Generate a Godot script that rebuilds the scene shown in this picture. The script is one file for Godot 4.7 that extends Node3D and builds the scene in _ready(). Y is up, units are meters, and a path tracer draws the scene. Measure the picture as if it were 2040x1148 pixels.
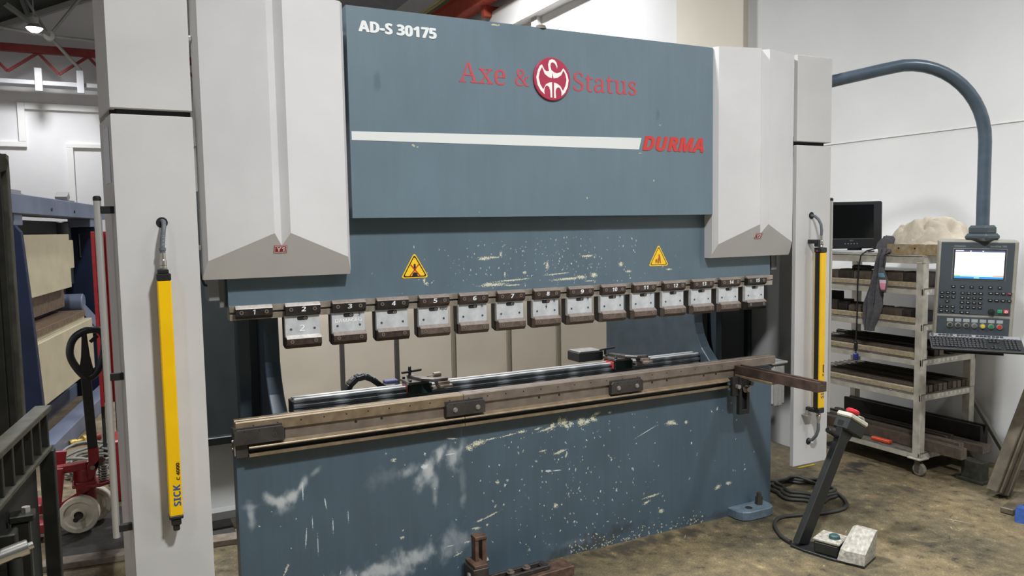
extends Node3D
# A workshop press brake, its control pendant, a trolley of tooling and an older machine behind it.

# ------------------------------------------------------------------ mesh builder
class B:
	var v := PackedVector3Array()
	var n := PackedVector3Array()
	var t := PackedVector2Array()
	var xf := Transform3D()
	func tri(a: Vector3, b: Vector3, c: Vector3, na: Vector3, nb: Vector3, nc: Vector3, ua := Vector2.ZERO, ub := Vector2.ZERO, uc := Vector2.ZERO) -> void:
		v.append(xf * a); v.append(xf * c); v.append(xf * b)
		n.append((xf.basis * na).normalized()); n.append((xf.basis * nc).normalized()); n.append((xf.basis * nb).normalized())
		t.append(ua); t.append(uc); t.append(ub)
	func flat(a: Vector3, b: Vector3, c: Vector3) -> void:
		var m := (b - a).cross(c - a)
		if m.length_squared() < 1e-20: return
		m = m.normalized()
		tri(a, b, c, m, m, m)
	func quad(a: Vector3, b: Vector3, c: Vector3, d: Vector3) -> void:   # counter-clockwise from outside
		flat(a, b, c); flat(a, c, d)
	func uvquad(a: Vector3, b: Vector3, c: Vector3, d: Vector3, r := Rect2(0, 0, 1, 1)) -> void:   # a = lower left, counter-clockwise
		var m := (b - a).cross(c - a).normalized()
		var e := r.end
		tri(a, b, c, m, m, m, Vector2(r.position.x, e.y), e, Vector2(e.x, r.position.y))
		tri(a, c, d, m, m, m, Vector2(r.position.x, e.y), Vector2(e.x, r.position.y), r.position)
	func out(a: Vector3, b: Vector3, c: Vector3, d: Vector3, o: Vector3) -> void:
		var m := (b - a).cross(c - a)
		if m.dot((a + b + c + d) * 0.25 - o) < 0: quad(d, c, b, a)
		else: quad(a, b, c, d)
	func box(c: Vector3, s: Vector3, bev := 0.003) -> B:
		var h := s * 0.5
		var b: float = min(bev, min(h.x, min(h.y, h.z)) * 0.9)
		for ax in 3:
			var u := (ax + 1) % 3
			var w := (ax + 2) % 3
			for sg in [-1.0, 1.0]:
				var q: Array[Vector3] = []
				for k in [[-1, -1], [1, -1], [1, 1], [-1, 1]]:
					var p := Vector3.ZERO
					p[ax] = sg * h[ax]; p[u] = k[0] * (h[u] - b); p[w] = k[1] * (h[w] - b)
					q.append(c + p)
				out(q[0], q[1], q[2], q[3], c)
				if b > 0.0:
					for sw in [-1.0, 1.0]:
						var e: Array[Vector3] = []
						for k in [[0, -1], [0, 1], [1, 1], [1, -1]]:
							var p := Vector3.ZERO
							p[w] = k[1] * (h[w] - b)
							p[ax] = sg * (h[ax] - (b if k[0] == 1 else 0.0)); p[u] = sw * (h[u] - (b if k[0] == 0 else 0.0))
							e.append(c + p)
						out(e[0], e[1], e[2], e[3], c)
		if b > 0.0:
			for sx in [-1.0, 1.0]:
				for sy in [-1.0, 1.0]:
					for sz in [-1.0, 1.0]:
						var p1 := c + Vector3(sx * h.x, sy * (h.y - b), sz * (h.z - b))
						var p2 := c + Vector3(sx * (h.x - b), sy * h.y, sz * (h.z - b))
						var p3 := c + Vector3(sx * (h.x - b), sy * (h.y - b), sz * h.z)
						if (p2 - p1).cross(p3 - p1).dot(p1 - c) < 0: flat(p1, p3, p2)
						else: flat(p1, p2, p3)
		return self
	func span(a: Vector3, b: Vector3, bev := 0.003) -> B:     # box between two corners
		return box((a + b) * 0.5, (b - a).abs(), bev)
	func bar(p0: Vector3, p1: Vector3, w: float, h: float, up := Vector3.UP, bev := 0.003) -> B:
		var z := (p1 - p0).normalized()
		var x := up.cross(z)
		if x.length() < 1e-4: x = Vector3.RIGHT.cross(z)
		x = x.normalized()
		var keep := xf
		xf = xf * Transform3D(Basis(x, z.cross(x), z), (p0 + p1) * 0.5)
		box(Vector3.ZERO, Vector3(w, h, p0.distance_to(p1)), bev)
		xf = keep
		return self
	func prism(pts: PackedVector2Array, z0: float, z1: float, bev := 0.0) -> B:
		var p := pts
		if Geometry2D.is_polygon_clockwise(p): p.reverse()      # Godot's "clockwise" has y down
		var area := 0.0
		for i in p.size(): area += p[i].cross(p[(i + 1) % p.size()])
		if area < 0: p.reverse()
		var q := p.duplicate()
		if bev > 0:
			for i in p.size():
				var d0 := (p[i] - p[i - 1]).normalized()
				var d1 := (p[(i + 1) % p.size()] - p[i]).normalized()
				var m := (Vector2(-d0.y, d0.x) + Vector2(-d1.y, d1.x))
				q[i] = p[i] + m / max(0.35, 1.0 + d0.dot(d1)) * bev
		var ix := Geometry2D.triangulate_polygon(q)
		for k in range(0, ix.size(), 3):
			var a := q[ix[k]]; var b := q[ix[k + 1]]; var c := q[ix[k + 2]]
			if (b - a).cross(c - a) < 0:
				var s := b; b = c; c = s
			flat(Vector3(a.x, a.y, z1), Vector3(b.x, b.y, z1), Vector3(c.x, c.y, z1))
			flat(Vector3(a.x, a.y, z0), Vector3(c.x, c.y, z0), Vector3(b.x, b.y, z0))
		for i in p.size():
			var j := (i + 1) % p.size()
			var zb := z1 - bev
			var za := z0 + bev
			quad(Vector3(p[i].x, p[i].y, za), Vector3(p[j].x, p[j].y, za), Vector3(p[j].x, p[j].y, zb), Vector3(p[i].x, p[i].y, zb))
			if bev > 0:
				quad(Vector3(p[i].x, p[i].y, zb), Vector3(p[j].x, p[j].y, zb), Vector3(q[j].x, q[j].y, z1), Vector3(q[i].x, q[i].y, z1))
				quad(Vector3(q[i].x, q[i].y, z0), Vector3(q[j].x, q[j].y, z0), Vector3(p[j].x, p[j].y, za), Vector3(p[i].x, p[i].y, za))
		return self
	func along_x(pts: PackedVector2Array, x0: float, x1: float, bev := 0.0) -> B:   # profile given as (z, y), swept along x
		var keep := xf
		xf = xf * Transform3D(Basis(Vector3(0, 0, -1), Vector3.UP, Vector3.RIGHT), Vector3.ZERO)   # local x -> -z
		var p := PackedVector2Array()
		for q in pts: p.append(Vector2(-q.x, q.y))
		prism(p, x0, x1, bev)
		xf = keep
		return self
	func along_y(pts: PackedVector2Array, y0: float, y1: float, bev := 0.0) -> B:   # plan given as (x, z)
		var keep := xf
		xf = xf * Transform3D(Basis(Vector3.RIGHT, Vector3(0, 0, -1), Vector3.UP), Vector3.ZERO)   # local y -> -z
		var p := PackedVector2Array()
		for q in pts: p.append(Vector2(q.x, -q.y))
		prism(p, y0, y1, bev)
		xf = keep
		return self
	func lathe(prof: Array, k := 20, o := Vector3.ZERO, axis := Vector3.UP) -> B:   # (radius, height) from the bottom up
		var y := axis.normalized()
		var x := (Vector3.RIGHT if absf(y.x) < 0.9 else Vector3.UP).cross(y).normalized()
		var z := x.cross(y)
		for i in prof.size() - 1:
			var a: Vector2 = prof[i]
			var b: Vector2 = prof[i + 1]
			var d := (b - a).normalized()
			for s in k:
				var e0 := x * cos(TAU * s / k) - z * sin(TAU * s / k)
				var e1 := x * cos(TAU * (s + 1) / k) - z * sin(TAU * (s + 1) / k)
				var n0 := e0 * d.y - y * d.x
				var n1 := e1 * d.y - y * d.x
				var p00 := o + e0 * a.x + y * a.y; var p01 := o + e1 * a.x + y * a.y
				var p10 := o + e0 * b.x + y * b.y; var p11 := o + e1 * b.x + y * b.y
				if a.x > 1e-6: smooth(p00, p01, p11, n0, n1, n1)
				if b.x > 1e-6: smooth(p00, p11, p10, n0, n1, n0)
		return self
	func smooth(a: Vector3, b: Vector3, c: Vector3, na: Vector3, nb: Vector3, nc: Vector3) -> void:
		if (b - a).cross(c - a).dot(na + nb + nc) < 0: tri(a, c, b, na, nc, nb)
		else: tri(a, b, c, na, nb, nc)
	func cyl(p0: Vector3, p1: Vector3, r: float, r1 := -1.0, k := 16, bev := 0.0) -> B:
		var h := p0.distance_to(p1)
		var q := r if r1 < 0 else r1
		if bev > 0: lathe([Vector2(0, 0), Vector2(r - bev, 0), Vector2(r, bev), Vector2(q, h - bev), Vector2(q - bev, h), Vector2(0, h)], k, p0, p1 - p0)
		else: lathe([Vector2(0, 0), Vector2(r, 0), Vector2(q, h), Vector2(0, h)], k, p0, p1 - p0)
		return self
	func hexhead(p0: Vector3, p1: Vector3, r: float) -> B:
		var y := (p1 - p0).normalized()
		var x := (Vector3.RIGHT if absf(y.x) < 0.9 else Vector3.UP).cross(y).normalized()
		var z := x.cross(y)
		for s in 6:
			var a := x * cos(TAU * s / 6) - z * sin(TAU * s / 6)
			var b := x * cos(TAU * (s + 1) / 6) - z * sin(TAU * (s + 1) / 6)
			out(p0 + a * r, p0 + b * r, p1 + b * r, p1 + a * r, p0)
			if (b - a).cross(-a).dot(y) > 0: flat(p1 + a * r, p1 + b * r, p1)
			else: flat(p1 + b * r, p1 + a * r, p1)
		return self
	func tube(p: Array, r: float, k := 10, closed := false) -> B:
		var m := p.size()
		var rings: Array = []
		var side := Vector3.ZERO
		for i in m:
			var a: Vector3 = p[(i - 1 + m) % m] if closed or i > 0 else p[0]
			var b: Vector3 = p[(i + 1) % m] if closed or i < m - 1 else p[m - 1]
			var d := (b - a).normalized()
			if i == 0: side = (Vector3.UP if absf(d.y) < 0.9 else Vector3.RIGHT).cross(d).normalized()
			else: side = (side - d * side.dot(d)).normalized()
			var up := d.cross(side)
			var ring: Array = []
			for s in k: ring.append([p[i] + (side * cos(TAU * s / k) + up * sin(TAU * s / k)) * r, side * cos(TAU * s / k) + up * sin(TAU * s / k)])
			rings.append(ring)
		for i in (m if closed else m - 1):
			var A: Array = rings[i]
			var C: Array = rings[(i + 1) % m]
			for s in k:
				var s1 := (s + 1) % k
				smooth(A[s][0], A[s1][0], C[s1][0], A[s][1], A[s1][1], C[s1][1])
				smooth(A[s][0], C[s1][0], C[s][0], A[s][1], C[s1][1], C[s][1])
		if not closed:
			for e in [0, m - 1]:
				for s in k:
					var dd: Vector3 = (p[0] - p[1]) if e == 0 else (p[m - 1] - p[m - 2])
					smooth(p[e], rings[e][s][0], rings[e][(s + 1) % k][0], dd, dd, dd)
		return self
	func grid(pts: Array, w: int, double := false) -> B:       # rows of w points, smooth
		var h := pts.size() / w
		var nm: Array = []
		for i in pts.size():
			var x := i % w
			var y := i / w
			var dx: Vector3 = pts[y * w + min(x + 1, w - 1)] - pts[y * w + max(x - 1, 0)]
			var dy: Vector3 = pts[min(y + 1, h - 1) * w + x] - pts[max(y - 1, 0) * w + x]
			nm.append(dx.cross(dy).normalized())
		for y in h - 1:
			for x in w - 1:
				var a := y * w + x
				var q := [a, a + 1, a + w + 1, a + w]
				tri(pts[q[0]], pts[q[1]], pts[q[2]], nm[q[0]], nm[q[1]], nm[q[2]])
				tri(pts[q[0]], pts[q[2]], pts[q[3]], nm[q[0]], nm[q[2]], nm[q[3]])
				if double:
					for k in [[0, 2, 1], [0, 3, 2]]:
						var o := [0, 0, 0]
						for j in 3: o[j] = q[k[j]]
						tri(pts[o[0]] - nm[o[0]] * 0.004, pts[o[1]] - nm[o[1]] * 0.004, pts[o[2]] - nm[o[2]] * 0.004, -nm[o[0]], -nm[o[1]], -nm[o[2]])
		return self
	func mesh(off := Vector3.ZERO) -> ArrayMesh:
		var vv := v
		if off != Vector3.ZERO:
			for i in vv.size(): vv[i] -= off
		var a := []
		a.resize(Mesh.ARRAY_MAX)
		a[Mesh.ARRAY_VERTEX] = vv; a[Mesh.ARRAY_NORMAL] = n; a[Mesh.ARRAY_TEX_UV] = t
		var m := ArrayMesh.new()
		m.add_surface_from_arrays(Mesh.PRIMITIVE_TRIANGLES, a)
		return m

# ------------------------------------------------------------------ naming and parenting
var taken := {}
var origin := {}

func numbered(parent: Node, called: String) -> String:
	var key := str(parent.get_instance_id()) + called
	var k: int = taken.get(key, 0)
	taken[key] = k + 1
	return called if k == 0 else "%s_%03d" % [called, k]

func tag(o: Node, label := "", category := "", group := "", kind := "") -> void:
	for m in [["label", label], ["category", category], ["group", group], ["kind", kind]]:
		if m[1] != "": o.set_meta(m[0], m[1])

func thing(called: String, label: String, category: String, at := Vector3.ZERO, group := "") -> Node3D:   # parts of it are given in world coordinates
	var o := Node3D.new()
	o.name = numbered(self, called)
	add_child(o, true)
	o.position = at
	origin[o] = at
	tag(o, label, category, group)
	return o

func thing_at(called: String, label: String, category: String, xf: Transform3D, group := "") -> Node3D:    # parts of it are given in its own coordinates
	var o := thing(called, label, category, Vector3.ZERO, group)
	o.transform = xf
	return o

func part(b: B, called: String, mat: Material, parent: Node, label := "", kind := "") -> MeshInstance3D:
	var o := MeshInstance3D.new()
	var off: Vector3 = origin.get(parent, Vector3.ZERO)
	o.mesh = b.mesh(off)
	o.material_override = mat
	o.name = numbered(parent, called)
	parent.add_child(o, true)
	origin[o] = off
	tag(o, label, "", "", kind)
	return o

func structure(b: B, called: String, mat: Material, parent: Node = self, label := "") -> MeshInstance3D:
	return part(b, called, mat, parent, label, "structure" if parent == self else "")

func single(b: B, called: String, mat: Material, label: String, category: String, group := "") -> MeshInstance3D:
	var o := part(b, called, mat, self)
	tag(o, label, category, group)
	return o

func dup(o: Node3D, label: String) -> Node3D:
	var c: Node3D = o.duplicate()
	c.name = numbered(self, str(o.name))
	add_child(c, true)
	origin[c] = o.position
	c.set_meta("label", label)
	return c

# flat lettering fitted into a rectangle of the frame fr (its x to the right, y up, z towards the reader)
func letters(text: String, font: String, weight: int, fr: Transform3D, size: Vector2, shear := 0.0, bold := 0.0) -> B:
	var f := SystemFont.new()
	f.font_names = PackedStringArray([font])
	f.font_weight = weight
	var tm := TextMesh.new()
	tm.font = f; tm.text = text; tm.font_size = 96; tm.pixel_size = 0.01; tm.depth = 0.02
	var a := tm.get_mesh_arrays()
	var vs: PackedVector3Array = a[Mesh.ARRAY_VERTEX]
	var ix: PackedInt32Array = a[Mesh.ARRAY_INDEX] if a[Mesh.ARRAY_INDEX] != null else PackedInt32Array()
	if ix.is_empty():
		for i in vs.size(): ix.append(i)
	var lo := Vector3(1e9, 1e9, 1e9)
	var hi := -lo
	for p in vs:
		lo = lo.min(p); hi = hi.max(p)
	var b := B.new()
	b.xf = fr
	var q := PackedVector3Array()
	for p in vs:
		var r := (p - lo) / (hi - lo).max(Vector3(1e-6, 1e-6, 1e-6))
		q.append(Vector3(r.x * size.x + shear * (r.y - 0.5) * size.y, r.y * size.y, r.z * 0.0012))
	var moves := [Vector3.ZERO]
	if bold > 0.0:       # a heavier face: the glyphs laid over themselves a little to each side
		for s in [Vector3(-1, 0, 0.1), Vector3(1, 0, 0.2), Vector3(0, 0.5, 0.3), Vector3(0, -0.5, 0.4)]: moves.append(s * bold)
	for m in moves:
		for k in range(0, ix.size(), 3): b.flat(q[ix[k]] + m, q[ix[k + 2]] + m, q[ix[k + 1]] + m)
	return b

func at(x: float, y: float, z: float) -> Transform3D:
	return Transform3D(Basis(), Vector3(x, y, z))

func poly(a: Array) -> PackedVector2Array:
	var p := PackedVector2Array()
	for q in a: p.append(Vector2(q[0], q[1]))
	return p

# ------------------------------------------------------------------ materials
var mats := {}

func col(hex: String) -> Color:
	return Color.html(hex)

func plain(key: String, hex: String, rough := 0.6, metal := 0.0) -> StandardMaterial3D:
	if mats.has(key): return mats[key]
	var m := StandardMaterial3D.new()
	m.resource_name = key
	m.albedo_color = col(hex); m.roughness = rough; m.metallic = metal
	mats[key] = m
	return m

func noise_tex(lo: Color, hi: Color, freq: float, seed_: int, side := 256, oct := 4, mid := 0.5, stretch := Vector2i.ONE) -> NoiseTexture2D:
	var f := FastNoiseLite.new()
	f.seed = seed_; f.frequency = freq; f.fractal_octaves = oct; f.noise_type = FastNoiseLite.TYPE_SIMPLEX_SMOOTH
	var g := Gradient.new()
	g.set_color(0, lo); g.set_color(1, hi)
	g.set_offset(0, max(0.0, mid - 0.4)); g.set_offset(1, min(1.0, mid + 0.4))
	var t := NoiseTexture2D.new()
	t.width = side * stretch.x; t.height = side * stretch.y; t.seamless = true; t.noise = f; t.color_ramp = g
	return t

func mottled(key: String, lo: String, hi: String, rough := 0.6, metal := 0.0, freq := 0.02, scale := 1.0, world := false) -> StandardMaterial3D:
	if mats.has(key): return mats[key]
	var m := plain(key, "ffffff", rough, metal)
	m.albedo_texture = noise_tex(col(lo), col(hi), freq, key.hash() % 1000)
	m.uv1_triplanar = true
	m.uv1_world_triplanar = world
	m.uv1_scale = Vector3.ONE * scale
	return m

func pic(key: String, img: Image, rough := 0.5, metal := 0.0) -> StandardMaterial3D:
	var m := plain(key, "ffffff", rough, metal)
	m.albedo_texture = ImageTexture.create_from_image(img)
	return m

# irregular paint damage: a hard-edged chip or a soft rub mark
func blot(img: Image, c: Vector2, r: Vector2, colour: Color, ns: FastNoiseLite, hard := true, turn := 0.0, strength := 1.0, ragged := 0.55) -> void:
	var big: float = max(r.x, r.y) * (1.7 if hard else 1.4)
	var ca := cos(turn)
	var sa := sin(turn)
	for y in range(max(0, int(c.y - big)), min(img.get_height(), int(c.y + big) + 1)):
		for x in range(max(0, int(c.x - big)), min(img.get_width(), int(c.x + big) + 1)):
			var dx := x - c.x
			var dy := y - c.y
			var q := Vector2((dx * ca + dy * sa) / r.x, (-dx * sa + dy * ca) / r.y)
			var d := q.length() + ns.get_noise_2d(x * (9.0 if hard else 1.0), y * (9.0 if hard else 0.7)) * ragged * 2.0
			var k := clampf((1.0 - d) * 3.0, 0, 1) if hard else clampf(1.0 - d, 0, 1)
			if not hard: k = k * k * (3 - 2 * k)
			if k > 0: img.set_pixel(x, y, img.get_pixel(x, y).lerp(colour, k * strength))

func paint(w: int, h: int, base: Color, amp: float, seed_: int, streak := 0.25) -> Image:
	var img := Image.create(w, h, false, Image.FORMAT_RGB8)
	var ns := FastNoiseLite.new()
	ns.seed = seed_; ns.frequency = 0.006; ns.fractal_octaves = 4
	for y in h:
		for x in w:
			var k := 1.0 + amp * (ns.get_noise_2d(x, y * 0.6) + ns.get_noise_2d(x * 7.0, y * streak + 900.0) * 0.5)
			img.set_pixel(x, y, Color(base.r * k, base.g * k, base.b * k))
	return img

# ------------------------------------------------------------------ scene
func lamp(x: float, y: float, z: float, energy: float, label: String, size := 1.0) -> void:
	var t := thing("high_bay_lamp", label, "ceiling lamp", Vector3(x, y, z), "high bay lamps under the roof")
	var sized := func(q: Array, k: float) -> Array: return q.map(func(v: Vector2) -> Vector2: return v * k)
	part(B.new().lathe(sized.call([Vector2(0.05, 0.10), Vector2(0.12, 0.10), Vector2(0.13, 0.30), Vector2(0.0, 0.32)], size), 24, Vector3(x, y, z)), "ballast_housing", plain("lamp_grey", "b4b6b8", 0.5), t)
	part(B.new().lathe(sized.call([Vector2(0.225, 0.0), Vector2(0.23, 0.0), Vector2(0.13, 0.12), Vector2(0.12, 0.12), Vector2(0.215, 0.01)], size), 24, Vector3(x, y, z)), "reflector", plain("lamp_reflector", "d8d8d8", 0.3, 0.6), t)
	part(B.new().lathe(sized.call([Vector2(0.0, -0.13), Vector2(0.10, -0.11), Vector2(0.18, -0.05), Vector2(0.212, 0.012), Vector2(0.0, 0.02)], size), 24, Vector3(x, y, z)), "glowing_lens", glow("lamp_glow", "fffcf4", 9.0), t)
	part(B.new().cyl(Vector3(x, y + 0.3 * size, z), Vector3(x, y + 0.75, z), 0.008), "hanging_rod", plain("lamp_grey", "b4b6b8"), t)
	var l := SpotLight3D.new()
	l.name = "lamp_light"
	l.light_color = Color(0.985, 0.99, 1.0)
	l.light_energy = energy
	l.spot_angle = 82.0
	l.spot_range = 40.0
	l.spot_attenuation = 2.0
	l.light_size = 0.2
	l.shadow_enabled = true
	t.add_child(l)
	l.position = Vector3(0, -0.15, 0)
	l.rotation.x = -PI / 2

func glow(key: String, hex: String, energy: float) -> StandardMaterial3D:
	if mats.has(key): return mats[key]
	var m := plain(key, hex, 0.5)
	m.emission_enabled = true; m.emission = col(hex); m.emission_energy_multiplier = energy
	return m

func _ready() -> void:
	# camera
	var cam := Camera3D.new()
	cam.name = "camera"
	add_child(cam)
	cam.position = Vector3(-1.9345, 1.7177, 3.5834)
	cam.rotation = Vector3(-0.0791, -0.4744, -0.0171)
	cam.fov = 40.93
	cam.near = 0.05
	cam.far = 60.0
	cam.current = true
	# air and exposure
	var we := WorldEnvironment.new()
	we.name = "world_environment"
	var e := Environment.new()
	e.background_mode = Environment.BG_COLOR
	e.background_color = Color(0.55, 0.6, 0.68)
	e.tonemap_mode = Environment.TONE_MAPPER_LINEAR
	e.tonemap_exposure = 1.0
	e.sdfgi_enabled = true; e.ssao_enabled = true; e.ssil_enabled = true
	we.environment = e
	add_child(we)
	# lamps hanging under the roof
	lamp(-0.45, 5.2, 3.2, 38.0, "high bay lamp in front of the press brake, throwing the main light on it")
	lamp(2.9, 5.2, 3.4, 11.0, "high bay lamp near the white side wall, above the trolley")
	lamp(-4.6, 5.0, 3.6, 8.0, "high bay lamp to the left, in front of the old machine")
	lamp(-1.5, 6.1, -0.15, 48.0, "high bay lamp straight above the press brake")
	lamp(-2.97, 5.3, -12.4, 9.0, "small glaring high bay lamp below the roof braces at the far wall", 0.6)
	lamp(-2.4, 5.6, -5.0, 12.0, "unseen fill lamp added behind the press brake, above the old machine")  # unseen source, added to brighten the area round the pallet truck
	lamp(1.8, 6.0, -5.4, 44.0, "high bay lamp behind the press brake, close to the crane beam")
	building()
	press_brake()
	clamps()
	dies_and_gauge()
	guards()
	pendant()
	trolley()
	floor_things()
	left_machines()
	far_end()

# ------------------------------------------------------------------ the hall
func building() -> void:
	var fm := plain("concrete", "ffffff", 0.72)
	fm.albedo_texture = noise_tex(col("514739"), col("796c56"), 0.012, 11, 1024, 6)
	fm.uv1_triplanar = true; fm.uv1_world_triplanar = true
	fm.uv1_scale = Vector3.ONE * 0.28
	var fl := structure(B.new().span(Vector3(-7.2, -0.25, -14.3), Vector3(3.8, -0.004, 7.5), 0), "floor", fm)
	var wb := B.new()
	wb.uvquad(Vector3(-2.7, 0, 2.6), Vector3(3.5, 0, 2.6), Vector3(3.5, 0, -2.4), Vector3(-2.7, 0, -2.4))
	var wm := pic("worn_concrete", floor_picture(), 0.7)
	part(wb, "worn_floor_bay", wm, fl, "stained concrete bay under and before the press brake")
	for q in [[Vector3(-7.2, 0, -14.3), Vector3(3.8, -0.004, -2.4)], [Vector3(-7.2, 0, 2.6), Vector3(3.8, -0.004, 7.5)], [Vector3(-7.2, 0, -2.4), Vector3(-2.7, -0.004, 2.6)]]: part(B.new().span(q[0], q[1], 0), "floor_bay", fm, fl)
	var wall := mottled("wall_paint", "e6e7e6", "eff0ef", 0.75, 0, 0.01, 0.3, true)
	var far := mottled("far_wall_paint", "e6e6e8", "efeff0", 0.8, 0, 0.01, 0.3, true)
	structure(B.new().span(Vector3(3.5, 0, -14.3), Vector3(3.8, 6.5, 7.5), 0), "wall_right", wall)
	structure(B.new().prism(poly([[-7.2, 0], [3.8, 0], [3.8, 6.1], [0.5, 7.64], [-7.2, 4.05]]), -14.3, -14.0), "wall_back", far)
	structure(B.new().prism(poly([[-7.2, 0], [3.8, 0], [3.8, 6.1], [0.5, 7.64], [-7.2, 4.05]]), 7.2, 7.5), "wall_front", mottled("dark_cladding", "2f3231", "3d403f", 0.7, 0, 0.01, 0.3, true))  # unseen wall, its tone made dark to weaken bounce light
	structure(B.new().span(Vector3(-7.2, 0, -14.3), Vector3(-6.95, 4.3, 7.5), 0), "wall_left", far)
	var roof := structure(B.new().prism(poly([[-7.4, 3.95], [0.5, 7.63], [0.5, 7.78], [-7.4, 4.1]]), -14.3, 7.5), "ceiling", mottled("roof_sheet", "3b403c", "50554f", 0.8, 0, 0.02, 0.5, true))
	structure(B.new().prism(poly([[0.5, 7.63], [4.0, 6.0], [4.0, 6.15], [0.5, 7.78]]), -14.3, 7.5), "ceiling", mottled("roof_sheet_pale", "a9aab4", "bcbdc6", 0.8, 0, 0.02, 0.5, true))
	for k in 7:   # purlins under the dark slope
		var x := -6.6 + k * 1.15
		part(B.new().bar(Vector3(x, 3.95 + (x + 7.4) * 0.4658 - 0.06, -13.95), Vector3(x, 3.95 + (x + 7.4) * 0.4658 - 0.06, 7.1), 0.06, 0.14, Vector3.UP, 0.0), "purlin", plain("purlin_grey", "6d7370", 0.6), roof)
	# pilaster of the side wall and the fine joint in its render
	structure(B.new().span(Vector3(3.44, 0, -3.0), Vector3(3.52, 6.2, -2.02), 0.004), "trim_1", mottled("pilaster_cream", "ebe4d2", "f1ebdc", 0.75, 0, 0.01, 0.3, true))
	structure(B.new().span(Vector3(3.42, 0, -6.12), Vector3(3.52, 6.2, -5.95), 0.004), "trim_2", plain("stanchion_grey", "c9c7c3", 0.7))
	structure(B.new().span(Vector3(3.493, 2.362, -2.0), Vector3(3.503, 2.37, 7.2), 0.002), "trim_3", plain("joint_grey", "dcdad6", 0.8))
	# cable ducts and door surround on the far wall
	var duct := plain("duct_white", "f4f4f2", 0.55)
	var gz := -13.94
	var dt := structure(B.new().span(Vector3(-3.32, 4.12, -14.0), Vector3(-1.6, 4.24, gz), 0.004), "trim_4", duct)
	part(B.new().span(Vector3(-3.44, 3.50, -14.0), Vector3(-3.322, 4.24, gz), 0.004), "duct_length", duct, dt)
	part(B.new().span(Vector3(-5.2, 3.40, -14.0), Vector3(-3.32, 3.498, gz), 0.004), "duct_length", duct, dt)
	var ds := structure(B.new().span(Vector3(-2.66, 0, -14.0), Vector3(-2.55, 3.41, gz), 0.004), "trim_5", duct)
	part(B.new().span(Vector3(-2.66, 3.412, -14.0), Vector3(-1.0, 3.49, gz), 0.004), "surround_top", duct, ds)

# ------------------------------------------------------------------ the press brake
func face_box(b: B, p: Vector3, q: Vector3) -> B:       # box whose front (+z) carries the picture, the rest its first pixel
	var a := p.min(q)
	var c := p.max(q)
	b.uvquad(Vector3(a.x, a.y, c.z), Vector3(c.x, a.y, c.z), Vector3(c.x, c.y, c.z), Vector3(a.x, c.y, c.z))
	b.quad(Vector3(c.x, a.y, a.z), Vector3(a.x, a.y, a.z), Vector3(a.x, c.y, a.z), Vector3(c.x, c.y, a.z))
	b.quad(Vector3(a.x, a.y, a.z), Vector3(a.x, a.y, c.z), Vector3(a.x, c.y, c.z), Vector3(a.x, c.y, a.z))
	b.quad(Vector3(c.x, a.y, c.z), Vector3(c.x, a.y, a.z), Vector3(c.x, c.y, a.z), Vector3(c.x, c.y, c.z))
	b.quad(Vector3(a.x, c.y, c.z), Vector3(c.x, c.y, c.z), Vector3(c.x, c.y, a.z), Vector3(a.x, c.y, a.z))
	b.quad(Vector3(a.x, a.y, a.z), Vector3(c.x, a.y, a.z), Vector3(c.x, a.y, c.z), Vector3(a.x, a.y, c.z))
	return b

const BLUE := "647680"

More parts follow.
